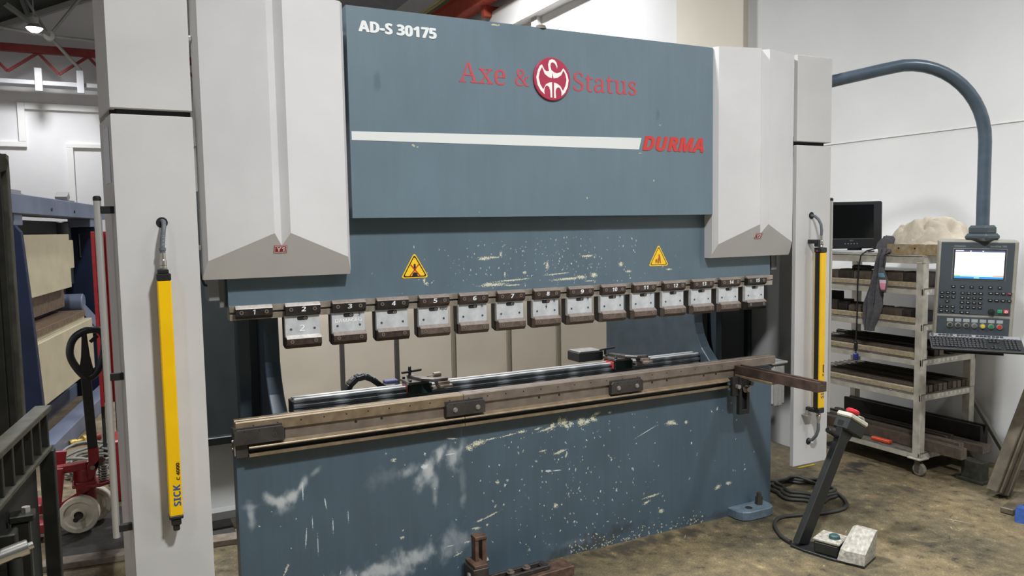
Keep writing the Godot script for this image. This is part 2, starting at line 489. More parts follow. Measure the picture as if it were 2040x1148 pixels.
func bed_picture() -> Image:
	var W := 2040
	var H := 576
	var img := paint(W, H, col("485964"), 0.06, 3)  # panel's blue dimmed: weaker light low down is put into the colour
	var ns := FastNoiseLite.new()
	ns.seed = 8; ns.frequency = 0.02; ns.fractal_octaves = 4
	var rng := RandomNumberGenerator.new()
	rng.seed = 4
	var s := W / 3.05
	var P := func(x: float, y: float) -> Vector2: return Vector2((x + 1.525) * s, (0.86 - y) * s)
	var rub := Color("b4b8b8")
	# rub marks where hands and sheets have cleaned the paint: x, y, half width, half height, turn, strength
	for m in [[-1.398, 0.577, 0.045, 0.026, 0.9, 0.9], [-1.352, 0.552, 0.07, 0.036, 0.2, 1.0], [-1.305, 0.560, 0.05, 0.042, -0.6, 0.95], [-1.264, 0.602, 0.062, 0.021, -1.0, 0.9], [-1.335, 0.515, 0.06, 0.035, 0.0, 0.5], [-1.20, 0.658, 0.042, 0.017, -0.7, 0.5], [-1.477, 0.515, 0.02, 0.075, 0.0, 0.65], [-1.47, 0.55, 0.05, 0.016, 0.0, 0.4],
			[-0.77, 0.59, 0.075, 0.03, -0.35, 0.6], [-0.67, 0.58, 0.12, 0.045, -0.95, 0.85], [-0.61, 0.64, 0.09, 0.03, -1.2, 0.9], [-0.54, 0.62, 0.05, 0.07, -0.2, 0.7], [-0.50, 0.66, 0.06, 0.03, -0.9, 0.6], [-0.64, 0.50, 0.022, 0.11, 0.05, 0.55], [-0.9, 0.58, 0.08, 0.06, -0.2, 0.2], [-0.5, 0.50, 0.022, 0.14, 0.0, 0.22],
			[-1.12, 0.115, 0.20, 0.07, -0.10, 0.75], [-0.92, 0.14, 0.22, 0.075, -0.15, 0.8], [-0.75, 0.165, 0.17, 0.06, -0.2, 0.7], [-0.55, 0.20, 0.13, 0.09, -0.2, 0.45], [-1.27, 0.09, 0.13, 0.05, 0.0, 0.5], [-0.5, 0.4, 0.02, 0.05, 0.0, 0.35], [0.2, 0.05, 0.3, 0.03, 0.1, 0.2]]:
		blot(img, P.call(m[0], m[1]), Vector2(m[2], m[3]) * s * 1.12, rub, ns, false, m[4], minf(1.0, m[5] * 1.15), 0.28)
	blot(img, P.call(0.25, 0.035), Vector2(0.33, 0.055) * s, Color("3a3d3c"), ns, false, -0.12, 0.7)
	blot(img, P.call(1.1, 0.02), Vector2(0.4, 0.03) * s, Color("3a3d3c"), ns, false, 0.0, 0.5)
	var cream := Color("c9c6ae")
	var white := Color("d3d9da")
	for m in [[-0.415, 0.672, 0.042, 0.014, -0.15], [-0.46, 0.655, 0.02, 0.012, 0.6], [-0.345, 0.683, 0.035, 0.004, -0.1], [-0.25, 0.688, 0.05, 0.003, -0.1], [-0.17, 0.696, 0.025, 0.007, 0], [-0.08, 0.698, 0.02, 0.004, -0.2],
			[-0.02, 0.69, 0.05, 0.006, -0.15], [0.005, 0.70, 0.012, 0.02, 0.4], [0.05, 0.72, 0.012, 0.02, 0.3], [0.075, 0.712, 0.018, 0.022, 0.5], [0.09, 0.69, 0.02, 0.01, 0.7], [0.115, 0.70, 0.012, 0.012, 0], [0.18, 0.70, 0.022, 0.022, 0.2], [0.215, 0.695, 0.025, 0.012, -0.4], [0.25, 0.71, 0.018, 0.014, -0.5], [0.275, 0.73, 0.022, 0.008, -0.2], [0.26, 0.70, 0.02, 0.008, 0.3], [0.36, 0.725, 0.012, 0.005, 0],
			[0.765, 0.617, 0.03, 0.014, 0.0], [0.79, 0.61, 0.02, 0.008, 0.3], [0.875, 0.605, 0.012, 0.009, 0.0], [0.635, 0.222, 0.055, 0.006, -0.1], [0.60, 0.192, 0.025, 0.007, -0.3], [0.70, 0.125, 0.018, 0.012, 0.2], [1.11, 0.19, 0.022, 0.012, -0.3], [1.19, 0.20, 0.02, 0.01, 0], [0.05, 0.56, 0.035, 0.008, -0.2], [-0.05, 0.58, 0.02, 0.005, 0],
			[-0.84, 0.655, 0.012, 0.007, 0], [-0.81, 0.28, 0.010, 0.007, 0], [-0.31, 0.46, 0.010, 0.01, 0], [0.02, 0.28, 0.014, 0.012, 0], [-0.35, 0.3, 0.05, 0.004, -0.3], [-0.41, 0.285, 0.02, 0.006, -0.2], [-0.43, 0.25, 0.022, 0.006, 0.1], [-1.34, 0.245, 0.026, 0.006, -1.1], [-0.48, 0.19, 0.015, 0.005, 0], [-0.57, 0.19, 0.02, 0.003, 0], [-0.53, 0.14, 0.02, 0.004, -0.3]]:
		blot(img, P.call(m[0], m[1]), Vector2(m[2], m[3]) * s, cream, ns, true, m[4])
	for m in [[-1.257, 0.58, 0.003, 0.045, 0.0], [-1.16, 0.51, 0.003, 0.03, -0.15], [-1.25, 0.37, 0.003, 0.05, 0.08], [-1.13, 0.40, 0.0022, 0.04, 0.0], [-1.22, 0.43, 0.002, 0.03, 0.0], [-1.20, 0.33, 0.002, 0.05, 0], [-1.06, 0.43, 0.002, 0.03, 0], [-0.02, 0.47, 0.022, 0.006, 0.15], [0.03, 0.465, 0.03, 0.003, 0.1], [0.60, 0.59, 0.08, 0.0025, -0.35], [-0.55, 0.715, 0.03, 0.004, 0.15], [-0.69, 0.60, 0.02, 0.012, 0], [-0.56, 0.64, 0.03, 0.003, 0]]:
		blot(img, P.call(m[0], m[1]), Vector2(m[2], m[3]) * s, white, ns, true, m[4], 0.9, 0.3)
	for k in 300:
		var x := rng.randfn(0.05, 0.33) if k < 235 else rng.randf_range(-1.45, 1.45)
		var y := rng.randf_range(0.05, 0.7)
		var r := rng.randf_range(0.0015, 0.0042) * (1.6 if rng.randf() < 0.12 else 1.0)
		blot(img, P.call(x, y), Vector2(r, r * rng.randf_range(0.6, 2.4)) * s, white if rng.randf() < 0.6 else cream, ns, true, rng.randf_range(-0.8, 0.8), rng.randf_range(0.6, 1.0))
	for k in 150:
		var r := rng.randf_range(0.0015, 0.005)
		blot(img, P.call(rng.randf_range(0.1, 1.0), absf(rng.randfn(0.0, 0.035))), Vector2(r, r * 1.3) * s, cream, ns, true, rng.randf() * 3, 0.9)
	for k in 24:
		blot(img, P.call(rng.randf_range(-1.5, -1.0), rng.randf_range(0.02, 0.2)), Vector2(0.002, rng.randf_range(0.003, 0.01)) * s, white, ns, true, rng.randf_range(-0.3, 0.3))
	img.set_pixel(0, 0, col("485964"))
	return img

func floor_picture() -> Image:
	var W := 2046
	var H := 1650
	var img := Image.create(W, H, false, Image.FORMAT_RGB8)
	var big := FastNoiseLite.new()
	big.seed = 51; big.frequency = 0.0035; big.fractal_octaves = 3
	var mid := FastNoiseLite.new()
	mid.seed = 52; mid.frequency = 0.03; mid.fractal_octaves = 4
	var fine := FastNoiseLite.new()
	fine.seed = 53; fine.frequency = 0.22; fine.fractal_octaves = 2
	for y in H:
		for x in W:
			var a := big.get_noise_2d(x, y)
			var b := mid.get_noise_2d(x, y)
			var c := fine.get_noise_2d(x, y)
			var k := 1.0 + 0.28 * a + 0.22 * b + 0.20 * c
			if b + 0.4 * c > 0.42: k += 0.14 * (b + 0.4 * c - 0.42) * 4.0
			if b < -0.38: k -= 0.30 * (-0.38 - b) * 3.0
			img.set_pixel(x, y, Color(0.375 * k, (0.336 - 0.010 * a) * k, (0.246 - 0.016 * a) * k))
	var rng := RandomNumberGenerator.new()
	rng.seed = 61
	var s := W / 6.2
	var P := func(x: float, z: float) -> Vector2: return Vector2((x + 2.7) * s, (z + 2.4) * s)
	var oil_dark := Color("1e1d1b")
	for m in [[2.66, -0.06, 0.20, 0.10, 0.5, 0.75], [2.50, 0.02, 0.13, 0.07, 0.3, 0.75], [2.75, -0.02, 0.10, 0.05, 0.0, 0.7], [2.45, 0.42, 0.22, 0.10, 0.4, 0.35], [2.15, 0.52, 0.20, 0.08, 0.2, 0.3], [0.5, 0.30, 0.7, 0.10, 0.0, 0.55], [1.35, 0.35, 0.3, 0.10, 0.2, 0.4], [-0.6, 0.3, 0.6, 0.09, 0.0, 0.5], [1.0, 0.55, 0.25, 0.07, 0.3, 0.3], [1.85, 1.05, 0.16, 0.06, 0.8, 0.4], [0.9, 0.9, 0.30, 0.10, 0.6, 0.3], [1.75, 0.2, 0.3, 0.25, 0.0, 0.3], [2.0, -0.5, 0.4, 0.3, 0.0, 0.3]]:  # oil patches, and plain darker floor along the bed foot
		blot(img, P.call(m[0], m[1]), Vector2(m[2], m[3]) * s, oil_dark, mid, false, m[4], m[5], 0.5)
	for m in [[2.9, -0.5, 0.35, 0.2, 0.4, 0.35], [2.7, 0.7, 0.3, 0.15, 0.5, 0.25], [1.55, 1.1, 0.2, 0.1, 0.5, 0.3], [-1.6, -0.4, 0.3, 0.2, 0, 0.3]]:
		blot(img, P.call(m[0], m[1]), Vector2(m[2], m[3]) * s, Color("9a8d76"), mid, false, m[4], m[5], 0.6)
	for k in 90:       # scratches and crumbs
		var q: Vector2 = P.call(rng.randf_range(0.3, 3.2), rng.randf_range(0.25, 1.6))
		var r := rng.randf_range(0.003, 0.008)
		blot(img, q, Vector2(r * rng.randf_range(1.0, 5.0), r * 0.5) * s, Color("a89c86") if rng.randf() < 0.6 else oil_dark, mid, true, rng.randf() * 3.0, rng.randf_range(0.4, 0.9), 0.3)
	blot(img, P.call(2.265, 0.92), Vector2(0.07, 0.003) * s, Color("c4bba6"), mid, true, 1.15, 0.9, 0.2)
	return img

func ram_picture() -> Image:
	var W := 2040
	var H := 272
	var img := paint(W, H, col("586973"), 0.05, 9)  # same blue, dimmed a little for the weaker light below the panel
	var ns := FastNoiseLite.new()
	ns.seed = 18; ns.frequency = 0.02; ns.fractal_octaves = 4
	var rng := RandomNumberGenerator.new()
	rng.seed = 14
	var s := W / 3.05
	var P := func(x: float, y: float) -> Vector2: return Vector2((x + 1.525) * s, (1.81 - y) * s)
	var cream := Color("cbc8b0")
	for m in [[-0.345, 1.568, 0.035, 0.009, -0.05], [-0.30, 1.571, 0.03, 0.004, 0], [-0.20, 1.455, 0.10, 0.004, -0.04], [-0.30, 1.437, 0.07, 0.007, -0.05], [-0.33, 1.44, 0.03, 0.009, 0], [-0.20, 1.43, 0.05, 0.004, 0], [0.06, 1.475, 0.07, 0.003, -0.05], [0.12, 1.447, 0.09, 0.006, -0.03], [0.20, 1.452, 0.03, 0.009, 0], [0.24, 1.56, 0.04, 0.006, 0], [0.45, 1.51, 0.014, 0.012, 0], [0.50, 1.47, 0.02, 0.006, 0], [0.28, 1.46, 0.02, 0.012, 0], [-0.26, 1.585, 0.006, 0.016, 0], [0.0, 1.52, 0.008, 0.02, 0], [-0.13, 1.49, 0.012, 0.006, 0], [-0.24, 1.485, 0.005, 0.012, 0], [0.77, 1.47, 0.02, 0.004, 0], [-0.65, 1.46, 0.012, 0.006, 0], [-0.66, 1.475, 0.006, 0.012, 0], [0.25, 1.43, 0.03, 0.003, 0]]:
		blot(img, P.call(m[0], m[1]), Vector2(m[2], m[3]) * s, cream, ns, true, m[4])
	for k in 260:
		var r := rng.randf_range(0.0012, 0.0034)
		blot(img, P.call(rng.randfn(-0.02, 0.32), rng.randf_range(1.42, 1.66)), Vector2(r, r * rng.randf_range(0.4, 2.4)) * s, Color("d6d9d4") if rng.randf() < 0.6 else cream, ns, true, rng.randf_range(-0.8, 0.8), rng.randf_range(0.5, 1.0))
	img.set_pixel(0, 0, col(BLUE))
	return img

func panel_picture() -> Image:
	var W := 1024
	var H := 456
	var img := paint(W, H, col(BLUE), 0.035, 19, 0.5)
	var ns := FastNoiseLite.new()
	ns.seed = 28; ns.frequency = 0.02
	var s := W / 2.03
	var P := func(x: float, y: float) -> Vector2: return Vector2((x + 1.007) * s, (2.671 - y) * s)
	for m in [[-0.855, 2.108, 0.018, 0.004, 0], [-0.72, 2.09, 0.01, 0.004, 0.3], [-0.70, 2.083, 0.008, 0.003, 0.3], [-0.4, 1.79, 0.004, 0.004, 0], [0.53, 2.09, 0.012, 0.003, 0], [0.66, 2.24, 0.01, 0.003, 0], [0.2, 1.86, 0.004, 0.008, 0], [-0.3, 2.66, 0.02, 0.004, 0], [0.62, 1.95, 0.004, 0.006, 0]]:
		blot(img, P.call(m[0], m[1]), Vector2(m[2], m[3]) * s, Color("c5b892"), ns, true, m[4])
	for m in [[0.65, 2.3, 0.02, 0.035, 0], [-0.88, 2.36, 0.02, 0.05, 0.1]]:
		blot(img, P.call(m[0], m[1]), Vector2(m[2], m[3]) * s, Color("4b5861"), ns, false, m[4], 0.5)
	img.set_pixel(0, 0, col(BLUE))
	return img

func cylinder_cover(t: Node3D, cx: float, sticker: String) -> void:
	var plan := [[-0.30, 0.2076], [-0.30, 0.268], [-0.282, 0.300], [-0.032, 0.360], [0.0, 0.331], [0.032, 0.360], [0.282, 0.300], [0.30, 0.268], [0.30, 0.2076]]
	var b := B.new()
	var top := 2.676
	var yb := func(z: float) -> float: return 1.525 + maxf(0.0, z - 0.257) * 1.78
	var p: Array[Vector2] = []
	for q in plan: p.append(Vector2(q[0] + cx, q[1]))
	var mid := Vector3(cx, 2.0, 0.22)
	for i in p.size():
		var a := p[i]
		var c := p[(i + 1) % p.size()]
		var ya: float = yb.call(a.y)
		var yc: float = yb.call(c.y)
		var m := Vector3(0, 0, -1) if i == p.size() - 1 else Vector3.ZERO
		var steps: Array = [[a, c, ya, yc]]
		if (a.y - 0.257) * (c.y - 0.257) < 0:      # the slant starts part way along the side
			var k := (0.257 - a.y) / (c.y - a.y)
			var f := a.lerp(c, k)
			steps = [[a, f, ya, 1.525], [f, c, 1.525, yc]]
		for s in steps:
			var A: Vector2 = s[0]
			var C: Vector2 = s[1]
			b.quad(Vector3(A.x, s[2], A.y), Vector3(C.x, s[3], C.y), Vector3(C.x, top, C.y), Vector3(A.x, top, A.y))
	var slant := PackedVector2Array()
	slant.append(Vector2(cx - 0.30, 0.257))
	for q in p:
		if q.y > 0.257: slant.append(q)
	slant.append(Vector2(cx + 0.30, 0.257))
	var ix := Geometry2D.triangulate_polygon(slant)
	for k in range(0, ix.size(), 3):
		var A := slant[ix[k]]; var C := slant[ix[k + 1]]; var D := slant[ix[k + 2]]
		var va := Vector3(A.x, yb.call(A.y), A.y)
		var vc := Vector3(C.x, yb.call(C.y), C.y)
		var vd := Vector3(D.x, yb.call(D.y), D.y)
		if (vc - va).cross(vd - va).y > 0: b.flat(va, vd, vc)
		else: b.flat(va, vc, vd)
	b.quad(Vector3(cx - 0.3, 1.525, 0.2076), Vector3(cx + 0.3, 1.525, 0.2076), Vector3(cx + 0.3, 1.525, 0.257), Vector3(cx - 0.3, 1.525, 0.257))
	var tp := PackedVector2Array(p)
	ix = Geometry2D.triangulate_polygon(tp)
	for k in range(0, ix.size(), 3):
		var A := tp[ix[k]]; var C := tp[ix[k + 1]]; var D := tp[ix[k + 2]]
		var va := Vector3(A.x, top, A.y); var vc := Vector3(C.x, top, C.y); var vd := Vector3(D.x, top, D.y)
		if (vc - va).cross(vd - va).y < 0: b.flat(va, vd, vc)
		else: b.flat(va, vc, vd)
	var cv := part(b, "cylinder_cover", mottled("cover_grey", "c8c7c6", "cfcecd", 0.5, 0, 0.01, 1.0), t, "pale grey ridged cylinder cover marked %s" % sticker)
	# red sticker on the slanted foot of the cover
	var nrm := Vector3(0, -1, 1.78).normalized()
	var up := Vector3(0, 1.78, 1).normalized()
	var fr := Transform3D(Basis(Vector3.RIGHT, up, nrm), Vector3(cx - 0.005, 1.525 + (0.323 - 0.257) * 1.78, 0.323) + nrm * 0.0006)
	var s := B.new()
	s.xf = fr
	s.box(Vector3.ZERO, Vector3(0.052, 0.036, 0.001), 0.0)
	var st := part(s, "axis_sticker", plain("sticker_red", "a03038", 0.4), cv, "red axis sticker")
	var w := B.new()
	w.xf = fr * at(0, 0, 0.0006)
	for k in [[0, 0.0145, 0.045, 0.002], [0, -0.0145, 0.045, 0.002]]: w.box(Vector3(k[0], k[1], 0), Vector3(k[2], k[3], 0.0006), 0)
	for k in [[0.0225, 0, 0.002, 0.031], [-0.0225, 0, 0.002, 0.031]]: w.box(Vector3(k[0], k[1], 0), Vector3(k[2], k[3], 0.0006), 0)
	var lt := letters(sticker, "Droid Sans", 700, fr * at(-0.016, -0.010, 0.0004), Vector2(0.032, 0.020))
	w.v.append_array(lt.v); w.n.append_array(lt.n); w.t.append_array(lt.t)
	part(w, "axis_lettering", plain("sticker_white", "e6dede", 0.5), cv)

func warning(t: Node3D, x: float, y: float, z: float, crossed: bool) -> void:
	var tri := func(r: float, bev := 0.0) -> PackedVector2Array:
		var q := PackedVector2Array()
		for k in 3:
			var a := PI / 2 + TAU * k / 3
			for d in [-0.5, -0.17, 0.17, 0.5]: q.append(Vector2(cos(a), sin(a)) * (r - bev) + Vector2(cos(a + d * 2.0), sin(a + d * 2.0)) * bev + Vector2(0, -0.003))
		return q
	var b := B.new()
	b.xf = at(x, y, z)
	var sg := part(b.prism(tri.call(0.071, 0.008), 0, 0.0012), "warning_sign", plain("sign_yellow", "f0c528", 0.45), t, "yellow triangular warning sign, " + ("figure struck out by a red cross" if crossed else "orange figures"))
	b = B.new()
	b.xf = at(x, y, z)
	var o: PackedVector2Array = tri.call(0.063, 0.006)
	var i: PackedVector2Array = tri.call(0.055, 0.005)
	for k in o.size():
		var j := (k + 1) % o.size()
		b.quad(Vector3(o[k].x, o[k].y, 0.0018), Vector3(o[j].x, o[j].y, 0.0018), Vector3(i[j].x, i[j].y, 0.0018), Vector3(i[k].x, i[k].y, 0.0018))
	part(b, "sign_border", plain("sign_black" if crossed else "sign_brown", "1d1c18" if crossed else "7a6420", 0.5), sg)
	b = B.new()
	b.xf = at(x, y - 0.003, z + 0.0012)
	if crossed:
		b.prism(poly([[-0.014, -0.032], [0.014, -0.032], [0.012, -0.016], [0.004, -0.006], [0.008, -0.016], [-0.002, -0.012], [-0.010, -0.018]]), 0, 0.0008)
		b.prism(poly([[-0.006, 0.0], [0.006, 0.0], [0.004, 0.026], [-0.004, 0.026]]), 0, 0.0006)
		part(b, "pictogram", plain("sign_black", "1d1c18", 0.5), sg)
		b = B.new()
		b.xf = at(x, y - 0.008, z + 0.0022)
		b.bar(Vector3(-0.026, -0.026, 0), Vector3(0.020, 0.028, 0), 0.005, 0.0006, Vector3.BACK, 0).bar(Vector3(0.026, -0.026, 0), Vector3(-0.020, 0.028, 0), 0.005, 0.0006, Vector3.BACK, 0)
		part(b, "red_cross", plain("sign_red", "b8342c", 0.5), sg)
	else:
		b.prism(poly([[-0.004, -0.026], [0.001, -0.026], [0.004, -0.006], [0.009, -0.026], [0.015, -0.026], [0.012, 0.004], [0.008, 0.018], [0.003, 0.026], [-0.002, 0.020], [0.0, 0.008], [-0.006, 0.0]]), 0, 0.0008)
		b.prism(poly([[-0.022, -0.024], [-0.018, -0.024], [-0.015, -0.014], [-0.011, -0.024], [-0.008, -0.024], [-0.010, -0.004], [-0.016, 0.0], [-0.023, -0.008]]), 0, 0.0008)
		part(b, "pictogram", plain("sign_orange", "a85a24", 0.5), sg)

func press_brake() -> void:
	var t := thing("press_brake", "large blue and grey hydraulic press brake with numbered punch clamps, filling the middle", "press brake", Vector3.ZERO)
	var blue := plain("frame_blue", BLUE, 0.45)
	var dark := mottled("lining_grey", "3a3f41", "454a4b", 0.6, 0, 0.01, 1.0)
	var grey := mottled("guard_grey", "bebdbb", "c5c4c2", 0.5, 0, 0.008, 1.0)
	var steel := mottled("worn_steel", "837a70", "a79d92", 0.42, 0.6, 0.03, 2.0)
	# bed
	var bm := pic("bed_paint_dimmed", bed_picture(), 0.42)
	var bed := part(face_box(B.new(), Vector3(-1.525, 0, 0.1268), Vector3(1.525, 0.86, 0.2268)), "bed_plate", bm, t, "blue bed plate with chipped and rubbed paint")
	var fp := [[1.19, 0.22], [1.46, 0.22], [1.455, 0.30], [1.435, 0.335], [1.40, 0.35], [1.25, 0.35], [1.205, 0.33], [1.19, 0.29]]
	var ft := part(B.new().along_y(poly(fp), 0.0, 0.055, 0.006), "foot_bracket", mottled("foot_blue", "4f5f6a", "6a7a85", 0.45, 0, 0.03, 2.0), bed)
	part(B.new().hexhead(Vector3(1.385, 0.055, 0.275), Vector3(1.385, 0.10, 0.275), 0.022).cyl(Vector3(1.385, 0.10, 0.275), Vector3(1.385, 0.125, 0.275), 0.013), "anchor_bolt", plain("bolt_dark", "4b453e", 0.5, 0.5), bed)
	part(B.new().lathe([Vector2(0, 0), Vector2(0.022, 0), Vector2(0.022, 0.0006), Vector2(0, 0.0006)], 18, Vector3(1.29, 0.0552, 0.29)), "anchor_hole", plain("hole_black", "14161a", 0.8), bed)
	# ram
	part(face_box(B.new(), Vector3(-1.525, 1.405, 0.13), Vector3(1.525, 1.81, 0.2076)), "ram_plate", pic("ram_paint_dimmed", ram_picture(), 0.42), t, "blue ram plate with scratched paint")
	part(B.new().along_x(poly([[0.14, 1.408], [0.14, 1.35], [0.232, 1.35], [0.232, 1.375], [0.218, 1.377], [0.218, 1.382], [0.235, 1.384], [0.235, 1.408]]), -1.525, 1.52), "clamp_rail", mottled("rail_steel", "8f8678", "b5aca0", 0.4, 0.5, 0.03, 2.0), t)
	var pm := pic("panel_paint", panel_picture(), 0.4)
	var panel := part(face_box(B.new(), Vector3(-1.007, 1.767, 0.2076), Vector3(1.02, 2.671, 0.275)), "ram_panel", pm, t, "blue upper front panel with lettering")
	var pz := 0.2752
	var sb := B.new()
	sb.prism(poly([[-1.0, 2.103], [0.521, 2.108], [0.537, 2.168], [-1.0, 2.140]]), pz, pz + 0.0012)
	part(sb, "white_stripe", plain("stripe_white", "d7d9d6", 0.5), panel)
	part(letters("AD-S 30175", "Droid Sans", 800, at(-0.953, 2.566, pz), Vector2(0.355, 0.046), 0.0, 0.0026), "model_lettering", plain("letter_white", "e2e4e2", 0.5), panel)
	var red := plain("letter_red", "b8454e", 0.5)
	part(letters("Axe", "Droid Serif", 400, at(-0.490, 2.383, pz), Vector2(0.238, 0.094)), "name_lettering", red, panel)
	part(letters("&", "Droid Serif", 400, at(-0.199, 2.386, pz), Vector2(0.074, 0.078)), "name_lettering", red, panel)
	part(letters("Status", "Droid Serif", 400, at(0.124, 2.383, pz), Vector2(0.382, 0.092)), "name_lettering", red, panel)
	part(letters("DURMA", "Droid Sans", 800, at(0.556, 2.105, pz), Vector2(0.405, 0.074), 0.28, 0.0035), "maker_lettering", plain("letter_orange", "c23a34", 0.5), panel)
	badge(panel, Vector3(-0.001, 2.43, 0.275))
	part(B.new().lathe([Vector2(0, 0), Vector2(0.03, 0), Vector2(0.022, 0.018), Vector2(0, 0.024)], 7, Vector3(-0.045, 2.668, 0.255)), "dirt_lump", plain("dirt", "4f4a40", 0.9), panel)
	warning(t, -0.705, 1.532, 0.2077, true)
	warning(t, 0.700, 1.534, 0.2077, false)
	cylinder_cover(t, -1.322, "Y1")
	cylinder_cover(t, 1.322, "Y2")
	# side covers: front panel, flared flank
	for sd in [-1.0, 1.0]:
		var plan := []
		for q in [[1.637, 0.297], [1.922, 0.297], [1.962, -0.03], [1.962, -1.12], [1.94, -1.12], [1.94, -0.03], [1.903, 0.272], [1.637, 0.272]]: plan.append([q[0] * sd, q[1]])
		var low := part(B.new().along_y(poly(plan), 0.243, 2.166, 0.003), "side_cover", grey, t)
		part(B.new().along_y(poly(plan), 2.187, 2.685, 0.003), "side_cover", grey, t)
		part(B.new().span(Vector3(1.64 * sd, 2.13, 0.235), Vector3(1.90 * sd, 2.22, 0.26), 0.001).span(Vector3(1.90 * sd, 2.13, -1.0), Vector3(1.925 * sd, 2.22, 0.24), 0.001), "seam_shade_strip", plain("seam_shade_black", "141516", 0.7), t)  # added black strips put shade into the gap between the covers
		part(B.new().span(Vector3(1.64 * sd, 0.26, -1.10), Vector3(1.935 * sd, 2.6, -1.08), 0), "rear_lining", dark, t)
		for hy in ([1.757] if sd < 0 else [1.754, 0.385]):
			part(B.new().cyl(Vector3(1.765 * sd, hy, 0.2965), Vector3(1.765 * sd, hy, 0.2982), 0.021, -1, 24), "cable_hole", plain("hole_black", "14161a", 0.8), low)
		# dark floor skid and inner ribs of the side enclosure
		part(B.new().span(Vector3(1.34 * sd, 0.10, -1.13), Vector3(1.94 * sd, 0.53, -1.10), 0.003), "lower_lining", mottled("lining_pale", "d6d7d4", "dedfdc", 0.6, 0, 0.01, 1.0), t)
		part(B.new().span(Vector3(1.34 * sd, 0.07, -1.10), Vector3(1.94 * sd, 0.12, -1.02), 0.003), "lining_flange", plain("flange_grey", "858684", 0.6), t)
		part(B.new().span(Vector3(1.34 * sd, 0.53, -1.13), Vector3(1.94 * sd, 1.95, -1.10), 0.003), "upper_lining", dark, t)
		part(B.new().span(Vector3(1.34 * sd, 0.50, -1.10), Vector3(1.94 * sd, 0.545, -1.05), 0.004), "lining_rail", plain("black_paint", "1e2122", 0.5), t)
		for rz in [-0.40, -0.72]:
			part(B.new().span(Vector3(1.905 * sd, 0.3, rz), Vector3(1.94 * sd, 2.1, rz + 0.045), 0.004), "inner_rib", dark, t)
		# C frame
		var c := [[-1.13, 0.0], [0.126, 0.0], [0.126, 0.80], [0.06, 0.855], [-0.02, 0.885], [-0.09, 0.955], [-0.135, 1.03], [-0.155, 1.1], [-0.165, 1.25], [-0.165, 1.42], [-0.12, 1.54], [0.0, 1.60], [0.125, 1.62], [0.125, 2.5], [-1.13, 2.5]]
		part(B.new().along_x(poly(c), minf(1.26 * sd, 1.33 * sd), maxf(1.26 * sd, 1.33 * sd), 0.004), "side_frame", mottled("frame_paint", "38454e", "424f58", 0.38, 0, 0.02, 1.5), t)
		part(B.new().span(Vector3(1.40 * sd, 0.75, -0.20), Vector3(1.455 * sd, 2.1, -0.12), 0.004), "slide_guide", plain("guide_dark", "3a444b", 0.35, 0.2), t)
		part(B.new().span(Vector3(1.335 * sd, 0.0, -0.34), Vector3(1.40 * sd, 2.2, -0.30), 0.004), "guide_backing", plain("guide_backing", "23282b", 0.5), t)
	for sy in [2.476, 2.065, 1.655]:
		part(B.new().cyl(Vector3(-1.629, sy, 0.15), Vector3(-1.629, sy, 0.262), 0.010, -1, 16, 0.002), "standoff_bolt", plain("bright_steel", "c9c7c2", 0.3, 0.8), t)
	for sd in [-1.0, 1.0]:
		part(B.new().span(Vector3(1.555 * sd, 1.43, 0.05), Vector3(1.60 * sd, 1.60, 0.19), 0.004).span(Vector3(1.53 * sd, 1.40, 0.06), Vector3(1.555 * sd, 1.62, 0.17), 0.002), "scale_bracket", plain("scale_grey", "8d8f90", 0.4, 0.4), t)
	part(B.new().span(Vector3(-1.255, 2.2, 0.03), Vector3(1.255, 2.6, 0.11), 0.01), "upper_beam", blue, t)
	part(B.new().tube([Vector3(-1.63, 1.65, 0.15), Vector3(-1.63, 1.56, 0.16), Vector3(-1.61, 1.50, 0.17), Vector3(-1.57, 1.485, 0.15), Vector3(-1.55, 1.51, 0.12)], 0.006), "sensor_cable", plain("black_rubber", "1a1b1c", 0.6), t)
	# motor of the crowning at the right end of the bed
	var mo := part(B.new().span(Vector3(1.575, 0.60, 0.09), Vector3(1.685, 0.855, 0.19), 0.014), "crowning_motor", mottled("cast_aluminium", "b3b3ad", "cbcbc5", 0.4, 0.2, 0.03, 2.0), t)
	part(B.new().span(Vector3(1.565, 0.855, 0.08), Vector3(1.695, 0.873, 0.20), 0.006), "motor_cap", mottled("cast_aluminium", "b3b3ad", "cbcbc5"), mo)
	for k in 7:
		part(B.new().span(Vector3(1.582 + k * 0.010, 0.605, 0.19), Vector3(1.586 + k * 0.010, 0.75, 0.199), 0.0008), "cooling_rib", mottled("cast_aluminium", "b3b3ad", "cbcbc5"), mo)
	part(B.new().cyl(Vector3(1.53, 0.835, 0.16), Vector3(1.575, 0.835, 0.16), 0.022, -1, 16, 0.003).cyl(Vector3(1.53, 0.805, 0.15), Vector3(1.575, 0.805, 0.15), 0.012), "shaft_coupling", plain("bolt_dark", "4b453e", 0.5, 0.5), mo)
	part(B.new().tube([Vector3(1.60, 0.6, 0.12), Vector3(1.60, 0.57, 0.12), Vector3(1.588, 0.53, 0.13)], 0.008), "motor_cable", plain("black_rubber", "1a1b1c", 0.6), mo)
	# paper label on the left flank
	var fr := Transform3D(Basis(Vector3(0.12, 0, 0.993).normalized(), Vector3.UP, Vector3(-0.993, 0, 0.12).normalized()), Vector3(-1.9415, 2.02, 0.15))
	var lb := B.new()
	lb.xf = fr
	lb.box(Vector3.ZERO, Vector3(0.16, 0.21, 0.001), 0)
	part(lb, "paper_label", plain("label_paper", "cfd2dc", 0.6), t)

